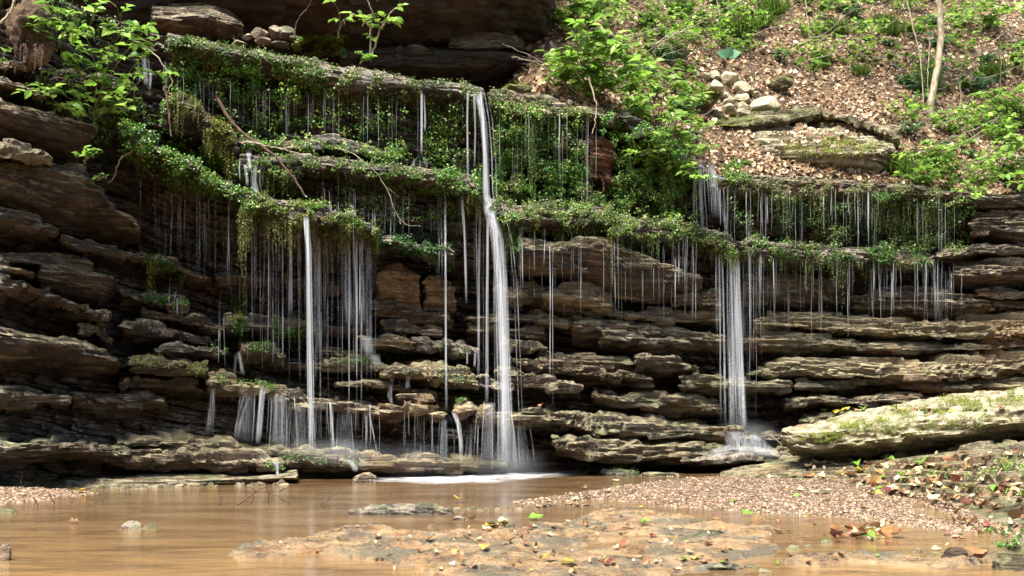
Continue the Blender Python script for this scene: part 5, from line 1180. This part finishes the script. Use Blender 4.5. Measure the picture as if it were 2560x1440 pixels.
waterfall('third waterfall at right falling in a broad bundle of strands onto the grey step', [
    ([(1838, 640), (1842, 760), (1850, 950), (1858, 1076)], [20, 22, 26, 26], dict(alpha=.75)), ([(1820, 650), (1822, 780), (1828, 950), (1830, 1070)], [10, 14, 16, 18], dict(alpha=.55)), ([(1846, 640), (1852, 800), (1858, 1000), (1862, 1074)], [6, 7, 8, 10], {}),
    ([(1806, 640), (1810, 800), (1812, 1060)], [4, 5, 6], dict(alpha=.8)), ([(1826, 640), (1830, 800), (1836, 1060)], [4, 5, 6], dict(alpha=.9)), ([(1798, 630), (1800, 800), (1802, 1060)], [4, 4, 5], dict(alpha=.7)),
    ([(1750, 405), (1752, 480), (1757, 575)], [14, 12, 10], dict(alpha=.55)), ([(1778, 405), (1785, 470), (1792, 545)], [16, 20, 18], dict(alpha=.55)), ([(1800, 480), (1808, 540), (1812, 560)], [9, 6, 5], dict(alpha=.8)), ([(1740, 410), (1735, 480), (1735, 550)], [4, 4, 4], dict(alpha=.7))])
waterfall('short white cascade at the top left behind the shrub', [([(360, 140), (362, 180), (366, 215)], [14, 14, 16], {}), ([(378, 175), (376, 200), (374, 225)], [8, 7, 6], {}), ([(344, 150), (348, 180), (350, 205)], [5, 5, 5], dict(alpha=.8)), ([(413, 150), (416, 190), (416, 230)], [8, 6, 5], dict(alpha=.5))], 'cascade')
waterfall('small splashing cascade beside the fallen branch on the mossy bench', [([(622, 370), (622, 395), (626, 430)], [22, 10, 12], dict(alpha=.8)), ([(640, 415), (636, 450), (640, 490)], [10, 12, 22], dict(alpha=.8)), ([(612, 410), (616, 435), (618, 465)], [8, 8, 10], dict(alpha=.7)), ([(600, 395), (598, 420), (600, 450)], [4, 4, 4], dict(alpha=.6))], 'cascade')
waterfall('thin twin jet left of the main fall hitting a small ledge', [([(1054, 228), (1054, 300), (1053, 390)], [7, 7, 7], {}), ([(1060, 232), (1063, 300), (1062, 330)], [5, 5, 4], dict(alpha=.8)), ([(1050, 388), (1036, 400), (1032, 415)], [10, 9, 6], dict(alpha=.7)), ([(1056, 388), (1062, 400), (1068, 420)], [12, 10, 8], dict(alpha=.8)), ([(1051, 392), (1051, 405), (1050, 420)], [5, 5, 4], dict(alpha=.7))], 'cascade')
waterfall('long thin jet dropping from the moss left of the main fall to the cascade stones', [([(1113, 475), (1114, 700), (1115, 900), (1116, 1030)], [6, 6, 6, 7], dict(alpha=1.0)), ([(1155, 490), (1162, 600), (1166, 760)], [9, 7, 6], dict(alpha=.8))], 'cascade')
waterfall('pair of little falls spilling from the cream stone into the pool', [([(1110, 1048), (1108, 1090), (1106, 1150)], [16, 18, 20], dict(alpha=.6)), ([(1116, 1045), (1116, 1100), (1116, 1150)], [7, 7, 7], {}), ([(1134, 1030), (1146, 1060), (1152, 1100), (1153, 1150)], [14, 14, 12, 12], dict(alpha=.8))], 'cascade')
waterfall('single little fall just right of the brown blocky stone', [([(1182, 1058), (1178, 1100), (1175, 1150)], [14, 10, 8], dict(alpha=.6)), ([(1176, 1058), (1170, 1100), (1164, 1145)], [5, 5, 5], dict(alpha=.5))], 'cascade')
waterfall('white spout from the mossy knob low at left of the second fall', [([(597, 878), (602, 905), (608, 938)], [12, 10, 12], {}), ([(592, 880), (588, 905), (586, 935)], [10, 10, 9], dict(alpha=.5))], 'cascade')
waterfall('split white cascade on the low ledge left of the second fall', [([(655, 968), (650, 1030), (645, 1110)], [10, 14, 16], {}), ([(662, 970), (655, 1040), (650, 1100)], [5, 7, 9], {}), ([(690, 980), (690, 1040), (688, 1110)], [10, 14, 20], dict(alpha=.3)), ([(625, 990), (608, 1030), (590, 1100)], [6, 8, 12], dict(alpha=.4)), ([(612, 985), (598, 1030), (588, 1090)], [4, 5, 7], dict(alpha=.35)), ([(530, 968), (526, 1020), (518, 1090)], [6, 9, 14], dict(alpha=.4))], 'cascade')
waterfall('short curved jet from the lip just right of the second fall', [([(825, 1003), (830, 1050), (834, 1125)], [6, 6, 7], {})], 'cascade')
waterfall('low spill over the foot ledge at the pool edge, left of the crumpled stone', [([(868, 1150), (884, 1162), (890, 1180)], [30, 22, 14], dict(alpha=.9))], 'cascade')
waterfall('tiny spill at the foot of the ledge under the split cascade', [([(690, 1155), (693, 1172), (694, 1192)], [16, 9, 8], dict(alpha=.9))], 'cascade')
waterfall('small triple spill on the middle ledge left of the main fall', [([(980, 945), (978, 960), (976, 972)], [13, 12, 11], dict(alpha=.8)), ([(1020, 940), (1019, 955), (1018, 972)], [14, 12, 12], dict(alpha=.7)), ([(977, 968), (974, 990), (980, 1010)], [14, 14, 10], dict(alpha=.6)), ([(1000, 945), (999, 955), (998, 966)], [5, 5, 5], dict(alpha=.5))], 'cascade')
waterfall('thin sheet of water over the smooth dome left of the main fall', [([(915, 838), (918, 860), (925, 890)], [30, 34, 30], dict(alpha=.45)), ([(930, 880), (938, 900), (945, 915)], [40, 30, 22], dict(alpha=.5))], 'cascade')
waterfall('faint bundle of jets falling beside the tan boulder pair', [([(860, 590), (862, 700), (864, 818)], [5, 8, 12], dict(alpha=.5)), ([(872, 600), (874, 700), (878, 818)], [6, 10, 16], dict(alpha=.45)), ([(884, 580), (890, 700), (893, 818)], [6, 6, 9], dict(alpha=.5)), ([(905, 590), (908, 700), (910, 818)], [4, 6, 8], dict(alpha=.5))], 'cascade')
waterfall('short jets from the ledge just above the pale rubble', [([(1168, 880), (1168, 900), (1168, 912)], [5, 5, 5], dict(alpha=.8)), ([(1188, 880), (1187, 900), (1186, 918)], [6, 6, 6], dict(alpha=.8))], 'cascade')
waterfall('translucent veil of drips under the low ledge left of the second fall', [([(700, 985), (700, 1050), (698, 1125)], [36, 50, 60], dict(alpha=.22)), ([(620, 985), (615, 1040), (608, 1105)], [40, 50, 60], dict(alpha=.20)), ([(750, 1010), (750, 1060), (750, 1130)], [30, 40, 50], dict(alpha=.22)), ([(860, 1030), (860, 1080), (862, 1140)], [30, 50, 60], dict(alpha=.15))], 'cascade')
waterfall('translucent veil beside the foot of the main fall', [([(1225, 990), (1222, 1070), (1220, 1160)], [30, 36, 40], dict(alpha=.28)), ([(1300, 1060), (1305, 1110), (1308, 1172)], [20, 30, 40], dict(alpha=.22)), ([(1050, 1050), (1050, 1090), (1050, 1150)], [40, 50, 60], dict(alpha=.14))], 'cascade')
waterfall('white water sliding over the pale step under the third fall', [([(1835, 1078), (1850, 1100), (1870, 1140)], [40, 80, 120], dict(alpha=.7, flat=.1)), ([(1880, 1085), (1900, 1110), (1930, 1145)], [20, 50, 70], dict(alpha=.6, flat=.1)), ([(1820, 1110), (1800, 1125), (1790, 1145)], [20, 50, 70], dict(alpha=.4, flat=.1))], 'cascade')
# thin threads of drip water; every one its own object
def threads(label, group, xs, tops, bots, n, wid=(1.6, 3.2), alpha=(.35, .9)):
    wid = (wid[0] * .6, wid[1] * .75); alpha = (alpha[0] * .5, alpha[1] * .9); n = int(n * .98)
    nc = max(2, n // 3); cc_ = rng.uniform(xs[0], xs[1], nc); xsn = np.clip(cc_[rng.integers(nc, size=n)] + rng.normal(size=n) * (xs[1] - xs[0]) * .022 + (rng.uniform(size=n) < .3) * rng.normal(size=n) * 30, xs[0], xs[1])
    for x_ in xsn:
        t = np.interp(x_, *zip(*tops)) + rng.uniform(-24, 14); b_ = np.interp(x_, *zip(*bots)); b_ = t + (b_ - t) * rng.uniform(.45, 1.08)
        w = rng.uniform(*wid)
        o = fall_strand([(x_, t), (x_ + rng.normal() * 1.2, t + .3 * (b_ - t)), (x_ + rng.normal() * 2, b_)], [w, w * 1.1], None, 'water_thread', alpha[0] + (alpha[1] - alpha[0]) * rng.uniform() ** 2, 'thread', flat=1, nseg=5, n=9, off=.06, fade=(.12, .3))
        tag(o, label, 'water thread', group)
threads('thin water thread dripping from the hanging moss shelf left of centre', 'threads below the hanging moss shelf', (580, 945), [(580, 560), (700, 590), (945, 610)], [(580, 850), (700, 930), (780, 1000), (945, 1080)], 40, (2.2, 4.4), (.5, 1))
threads('thin water thread dripping from the leafy left slope', 'threads below the leafy left slope', (345, 580), [(345, 440), (580, 520)], [(345, 620), (460, 690), (580, 740)], 20)
threads('thin water thread falling from the topmost mossy rim', 'threads below the topmost rim', (440, 1000), [(440, 190), (700, 240), (1000, 275)], [(440, 260), (560, 330), (1000, 350)], 34, (2, 4), (.4, .9))
threads('thin water thread falling from the middle moss ledges', 'threads below the middle moss ledges', (800, 1210), [(800, 455), (1000, 480), (1210, 530)], [(800, 560), (950, 590), (1210, 800)], 26)
threads('thin water thread at the middle left under the small moss curtain', 'threads under the small moss curtain', (400, 560), [(400, 690), (560, 760)], [(400, 740), (560, 920)], 9)
threads('thin water thread dripping from the tangled fringe right of the main fall', 'threads right of the main fall', (1280, 1740), [(1280, 580), (1740, 610)], [(1280, 720), (1400, 800), (1740, 800)], 22, (1.6, 3), (.3, .8))
threads('long thin water thread falling clear to the pool right of the main fall', 'long threads right of the main fall', (1374, 1390), [(1374, 590), (1390, 590)], [(1374, 1150), (1390, 1160)], 3, (2, 3.4), (.6, .9))
threads('thin water thread on the leafy curtain right of the main fall', 'threads on the leafy curtain', (1240, 1470), [(1240, 290), (1470, 300)], [(1240, 480), (1470, 520)], 16, (1.6, 3), (.3, .7))
threads('thin water thread beside the third fall', 'threads beside the third fall', (1790, 1960), [(1790, 640), (1860, 640), (1960, 655)], [(1790, 900), (1880, 1000), (1960, 760)], 18, (2, 4), (.4, .9))
threads('thin water thread from the lower brink right of the third fall', 'threads below the lower brink', (1800, 2390), [(1800, 485), (2390, 500)], [(1800, 600), (2390, 620)], 36, (1.8, 3.6), (.35, .85))
threads('thin water thread from the lower moss band at right', 'threads below the lower right moss band', (1960, 2410), [(1960, 665), (2410, 670)], [(1960, 760), (2200, 800), (2410, 800)], 36, (1.8, 3.4), (.3, .85))
threads('thin water thread falling in front of the left dark recess', 'threads in front of the foot ledges', (640, 1080), [(640, 980), (1080, 1050)], [(640, 1110), (1080, 1150)], 22, (2, 4), (.25, .6))
threads('thin water thread below the mossy low ledge', 'threads below the mossy low ledge', (590, 800), [(590, 830), (800, 845)], [(590, 900), (800, 980)], 14)

vs, fs, cs, n0 = [], [], [], 0
for (x0, x1), tops, bots, n in (((585, 945), [(585, 565), (945, 612)], [(585, 900), (945, 1000)], 60), ((350, 580), [(350, 445), (580, 525)], [(350, 640), (580, 760)], 34), ((440, 1200), [(440, 190), (1200, 270)], [(440, 330), (1200, 420)], 60),
        ((800, 1210), [(800, 460), (1210, 530)], [(800, 570), (1210, 760)], 36), ((1220, 1500), [(1220, 300), (1500, 310)], [(1220, 500), (1500, 520)], 30), ((1260, 1760), [(1260, 580), (1760, 615)], [(1260, 800), (1760, 800)], 40), ((1800, 2400), [(1800, 490), (2400, 505)], [(1800, 620), (2400, 640)], 50), ((1880, 2420), [(1880, 655), (2420, 675)], [(1880, 850), (2420, 840)], 60), ((1180, 1300), [(1180, 560), (1300, 590)], [(1180, 1000), (1300, 1150)], 16), ((1790, 1900), [(1790, 650), (1900, 650)], [(1790, 1050), (1900, 1070)], 14), ((600, 1100), [(600, 985), (1100, 1050)], [(600, 1110), (1100, 1150)], 40)):
    for x_ in rng.uniform(x0, x1, n):
        t = np.interp(x_, *zip(*tops)) + rng.uniform(-20, 14); b_ = t + (np.interp(x_, *zip(*bots)) - t) * rng.uniform(.4, 1.1); yy = np.linspace(t, b_, 7)
        Y_ = min(hitY(x_, t, 12), hitY(x_, (t + b_) / 2, 12), hitY(x_, b_, 12)) - .05
        c = np.array([P(x_ + rng.normal() * .6, y_, Y_) for y_ in yy]); V, Fc = tube(c, rng.uniform(.7, 1.5) * mpp(Y_) * .5, 4)
        al = rng.uniform(.12, .42) * np.interp(np.linspace(0, 1, 7), [0, .15, .7, 1], [.2, 1, 1, 0]); al = np.concatenate([np.repeat(al, 4), [0, 0]])
        vs.append(V); fs.append(Fc + n0); cs.append(np.repeat(al[:, None], 3, 1)); n0 += len(V)
o = mk('water_drips', np.concatenate(vs), np.concatenate(fs), M['thread'], col=np.concatenate(cs)); tag(o, 'faintest hair thin drips all along the wet cliff', 'drips', kind='stuff')

# foam on the pool and on the wet step, mist
def foam_patch(name, label, pts, z=.012, res=.03):
    pl = plan(pts); pl = np.array(pl); x0, y0 = pl.min(0) - .1; x1, y1 = pl.max(0) + .1
    nx, ny = max(4, int((x1 - x0) / res)), max(4, int((y1 - y0) / res))
    x = np.linspace(x0, x1, nx)[:, None] + np.zeros((1, ny)); y = np.linspace(y0, y1, ny)[None] + np.zeros((nx, 1))
    d = poly_sd(x, y, pl); a_ = np.clip(d / .38 + .22 * fbm(xyz(x, y, 5), 4), 0, 1)
    zz = z + .006 * fbm(xyz(x, y, 8), 3) * a_
    A = np.stack([x, y, zz], -1); o = mk(name, A, grid_faces(nx, ny), M['foam'], col=np.repeat(a_.reshape(-1, 1), 3, 1))
    return tag(o, label, 'foam', kind='stuff')
foam_patch('foam', 'white foam where the main falls strike the pool', [(920, 1186), (1060, 1188), (1180, 1184), (1260, 1166), (1330, 1164), (1480, 1168), (1560, 1176), (1420, 1194), (1250, 1212), (1080, 1216), (930, 1208)])

def mist_mat(den):
    m, nt, out = new_mat('mist'); b = NB(nt)
    tc = b.n('ShaderNodeTexCoord'); ln = b.n('ShaderNodeVectorMath'); ln.operation = 'LENGTH'; b.lk(tc.outputs['Object'], ln.inputs[0])
    d = b.ramp(ln.outputs['Value'], 0, 1, den, 0)
    v = b.n('ShaderNodeVolumePrincipled'); v.inputs['Color'].default_value = (.93, .95, 1, 1); v.inputs['Anisotropy'].default_value = .2
    b.lk(d, v.inputs['Density']); b.lk(v.outputs[0], out.inputs['Volume']); return m
for c_, r_, den, lab in ((P(840, 1128, 8.45), (.5, .3, .13), .8, 'fine mist where the narrow left fall strikes the ledge'), (P(1260, 1165, 9.0), (.42, .35, .22), .8, 'fine mist at the foot of the main fall'), (P(1860, 1085, 10.0), (.4, .3, .16), .8, 'fine mist at the foot of the third fall'), (P(1030, 1150, 8.8), (.5, .3, .18), .4, 'faint mist at the foot of the little cascades')):
    V, Fc = ICO[3]; o = mk('mist', V, Fc, mist_mat(den), loc=False); o.location = Vector(c_.tolist()); o.scale = r_; tag(o, lab, 'mist', kind='stuff')

# ------------------------------------------------------------------ gravel and fallen leaves
def gravel(name, label, region, n, pal, lo, hi):
    V0, F0 = ICO[2] if False else (None, None)
    import bmesh
    bm = bmesh.new(); bmesh.ops.create_icosphere(bm, subdivisions=1, radius=1); V0 = np.array([v.co[:] for v in bm.verts]); F0 = np.array([[v.index for v in f.verts] for f in bm.faces]); bm.free()
    C = []
    for px, py in region(n):
        h, nn = hit(px, py)
        if h is not None and h.z > -.02 and h.z < .3: C.append(h[:])
    C = np.array(C); m_ = len(C)
    sz = rng.uniform(0, 1, m_) ** 3 * (hi - lo) + lo
    V = V0[None] * (1 + rng.uniform(-.25, .25, (m_, len(V0), 1))) * sz[:, None, None] * np.stack([rng.uniform(.8, 1.4, m_), rng.uniform(.8, 1.4, m_), rng.uniform(.5, .8, m_)], -1)[:, None]
    V = V + C[:, None] + np.array([0, 0, .2]) * sz[:, None, None]
    Fc = F0[None] + (np.arange(m_) * len(V0))[:, None, None]
    o = mk(name, V.reshape(-1, 3), Fc.reshape(-1, 3), M['pebble'], col=np.repeat(mixcol(m_, pal, .3), len(V0), 0), smooth=False)
    return tag(o, label, 'gravel', kind='stuff')
GR = [(.20, .125, .072), (.26, .165, .10), (.14, .088, .052), (.33, .24, .16), (.18, .10, .058), (.10, .076, .054), (.22, .165, .11)]
gravel('gravel', 'pinkish tan gravel of the bar in the middle of the stream', in_poly([(1270,1250),(1420,1222),(1560,1198),(1720,1188),(1860,1192),(2050,1200),(2200,1212),(2340,1240),(2440,1285),(2560,1335),(2430,1345),(2300,1334),(2150,1316),(2000,1296),(1900,1288),(1640,1272),(1500,1262),(1300,1268)]), 40000, GR, .0025, .011)
gravel('gravel', 'pinkish gravel at the left border of the pool', in_poly([(-60,1220),(100,1218),(260,1226),(300,1236),(180,1250),(40,1268),(-60,1280)]), 5000, GR, .005, .012)
FV = np.array([(0, 0, 0), (-.30, .22, .10), (-.50, .42, .16), (-.24, .60, .08), (0, 1, .10), (.22, .62, .06), (.46, .45, .18), (.32, .20, .08), (0, .35, 0), (0, .65, .02)])
FF = np.array([(0, 8, 1), (1, 8, 2), (2, 8, 9), (2, 9, 3), (3, 9, 4), (4, 9, 5), (5, 9, 6), (6, 9, 8), (6, 8, 7), (7, 8, 0)])
LTYPES = {'yellow': (.44, .35, .06), 'red': (.15, .04, .028), 'brown': (.24, .12, .05), 'tan': (.52, .36, .20), 'green': (.17, .33, .04), 'orange': (.42, .17, .06), 'cream': (.60, .50, .34)}
LPROTO = {}
for nm, cl in LTYPES.items():
    for v_ in range(2):
        V = FV.copy(); V[:, 2] += rng.normal(size=len(V)) * .07 + (.35 * V[:, 0] ** 2 * (1 if v_ else -.4)) + .25 * V[:, 1] * (V[:, 1] - 1) * (-1 if v_ else 1); V[:, 1] -= .5
        # stalk
        St, Sf = tube(np.array([(0, -.5, 0), (.02, -.62, .02), (.05, -.75, .06)]), .018, 4)
        c = np.concatenate([np.repeat(np.array([cl]), len(V), 0) * rng.uniform(.45, 1.25, (len(V), 1)) * (1 + rng.uniform(-.25, .25, (len(V), 3))), np.repeat(np.array([cl]) * .6, len(St), 0)])
        VV = np.concatenate([V, St]); F_ = np.concatenate([FF, Sf + len(V)])
        me_o = mk('fallen_leaf', VV, F_, M['wetleaf'], col=np.clip(c, 0, 1), smooth=True, loc=False)
        LPROTO[(nm, v_)] = me_o
PLACED = set()
def put_leaf(colr, px, py, size, where, up=.0, label=None):
    h, nn = hit(px, py); hz = None
    g = G(px, py) if py > HY + 20 else None
    if g is not None and (h is None or h.y > g[1] - .0): loc = Vector(g.tolist()); nn = Vector((0, 0, 1))
    else: loc = h
    if loc is None: return
    v_ = int(rng.integers(2)); pr = LPROTO[(colr, v_)]
    if (colr, v_) in PLACED: o = pr.copy(); COL.objects.link(o)
    else: o = pr; PLACED.add((colr, v_))
    k = size * .72 * mpp(loc.y)
    o.scale = (k, k, k); o.location = loc + Vector((0, 0, .15 * k + .004)); o.rotation_euler = (rng.uniform(-.25, .35) + up, rng.uniform(-.35, .35), rng.uniform(0, 6.28))
    tag(o, label or f'{colr} fallen leaf lying {where}', 'leaf', f'fallen leaves {where}')
CN = list(LTYPES)
for colr, px, py, s_, lab in (('yellow',1375,1404,60,'curled yellow and black leaf on the near part of the tan shelf'),('yellow',1420,1412,70,'large yellow leaf next to the curled leaf on the tan shelf'),('red',1520,1412,60,'dark red leaf lying flat on the near part of the tan shelf'),('orange',2442,1385,80,'upright orange red leaf in the shallows at lower right'),('green',1868,1290,55,'green leaf floating at the near edge of the gravel bar'),
        ('yellow',2022,1304,50,'bright yellow leaf floating right of the green leaf'),('cream',2060,1235,60,'cream leaf on the gravel near the flaggy bank'),('red',2230,1230,70,'dark red leaf on the gravel beside the flaggy bank'),('yellow',2190,1245,52,'yellow orange leaf beside the dark red leaf on the gravel'),('red',2420,1262,70,'curled russet leaf on the flaggy bank'),('yellow',197,1234,44,'lime yellow leaf on the left gravel'),
        ('yellow',1148,1256,46,'yellow leaf beside the long pitted rock in mid stream'),('green',1340,1300,60,'pale green leaf on the tip of the tan shelf'),('yellow',1230,1318,60,'pair like yellow leaf at the back of the tan shelf'),('brown',1265,1362,50,'brown leaf propped up on the tan shelf'),('brown',945,1345,34,'small dark leaf on the left of the tan shelf'),('orange',1300,1345,26,'small orange leaf on the tan shelf'),
        ('tan',185,1310,36,'tan leaf floating in the pool at left'),('yellow',530,1219,30,'lime leaf at the pool edge by the foot stones'),('red',60,1048,20,'small red leaf on the dark left ledge'),('red',134,1063,18,'small red leaf below the other on the dark left ledge'),('orange',1353,1018,24,'orange leaf caught on the low ledge right of the main fall'),('orange',508,742,30,'yellow leaf caught on the left ledge')):
    put_leaf(colr, px, py, s_, 'singly by the stream', label=lab)
for i in range(58): put_leaf(CN[rng.choice(7, p=[.08, .04, .32, .34, .05, .05, .12])], rng.uniform(1020, 1840), rng.uniform(1300, 1430), rng.uniform(18, 44), 'on the tan shelf')
for i in range(40):
    px = rng.uniform(1400, 2350); put_leaf(CN[rng.choice(7, p=[.10, .05, .30, .33, .05, .05, .12])], px, rng.uniform(1200, 1285), rng.uniform(18, 40), 'on the gravel bar')
for i in range(85):
    px = rng.uniform(2020, 2570); put_leaf(CN[rng.choice(7, p=[.05, .05, .28, .40, .02, .05, .15])], px, np.interp(px, [2020, 2570], [1168, 1125]) + rng.uniform(0, 1) * np.interp(px, [2020, 2570], [30, 180]), rng.uniform(24, 56), 'on the flaggy right bank')
for i in range(26):
    a_ = rng.uniform(0, 6.28); r_ = rng.uniform(0, 1) ** .5; put_leaf(CN[rng.choice(7, p=[.1, .12, .3, .22, .08, .06, .12])], 2165 + 95 * r_ * math.cos(a_), 1342 + 18 * r_ * math.sin(a_), rng.uniform(40, 75), 'in the soggy heap in the shallows', up=rng.uniform(-.6, .6))
for i in range(24): put_leaf(CN[rng.choice(7, p=[.2, .05, .2, .25, .1, .05, .15])], rng.uniform(2000, 2560), np.interp(px, [1952, 2560], [1060, 985]) - rng.uniform(0, 8), rng.uniform(20, 36), 'on top of the huge right slab')
for i in range(26): put_leaf(CN[rng.choice(7, p=[.1, .1, .35, .25, .05, .1, .05])], rng.uniform(1880, 2560), rng.uniform(1300, 1420), rng.uniform(18, 40), 'in the shallows at lower right')
for i in range(14): put_leaf(('tan', 'brown', 'red', 'orange')[i % 4], rng.uniform(1290, 1800), rng.uniform(860, 1140), rng.uniform(14, 24), 'caught on the ledges')
for k_, o in list(LPROTO.items()):
    if k_ not in PLACED: bpy.data.objects.remove(o)

# ------------------------------------------------------------------ light, sky, camera
EL, AZ = R(64), R(212)          # sun high, behind the camera and to its left (azimuth from +Y, clockwise)
sd = Vector((math.sin(AZ) * math.cos(EL), math.cos(AZ) * math.cos(EL), math.sin(EL)))
sl = bpy.data.lights.new('sun', 'SUN'); sl.energy = 2.7; sl.angle = R(34); sl.color = (1, .95, .84)
so = bpy.data.objects.new('sun', sl); COL.objects.link(so); so.rotation_euler = (-sd).to_track_quat('-Z', 'Y').to_euler(); so.location = (0, 0, 10)
w = bpy.data.worlds.new('World'); sc.world = w; w.use_nodes = True
nt = w.node_tree; nt.nodes.clear(); b = NB(nt)
sky = b.n('ShaderNodeTexSky'); sky.sky_type = 'NISHITA'; sky.sun_disc = False; sky.sun_elevation = EL; sky.sun_rotation = AZ
bg = b.n('ShaderNodeBackground'); bg.inputs[1].default_value = .044; b.lk(sky.outputs[0], bg.inputs[0])
ow = b.n('ShaderNodeOutputWorld'); b.lk(bg.outputs[0], ow.inputs[0])
cam = bpy.data.cameras.new('camera'); co = bpy.data.objects.new('camera', cam); COL.objects.link(co)
co.location = (0, 0, CH); co.rotation_euler = (R(90), 0, 0)
cam.sensor_width = 36; cam.lens = FPX / 2560 * 36; cam.shift_y = (HY - 720) / 2560; cam.clip_start = .05; cam.clip_end = 400
sc.camera = co
sc.view_settings.view_transform = 'Standard'; sc.view_settings.look = 'None'; sc.view_settings.exposure = 2.58; sc.view_settings.gamma = 1
sc.cycles.max_bounces = 8; sc.cycles.diffuse_bounces = 2; sc.cycles.glossy_bounces = 3; sc.cycles.transparent_max_bounces = 24
sc.cycles.use_denoising = True
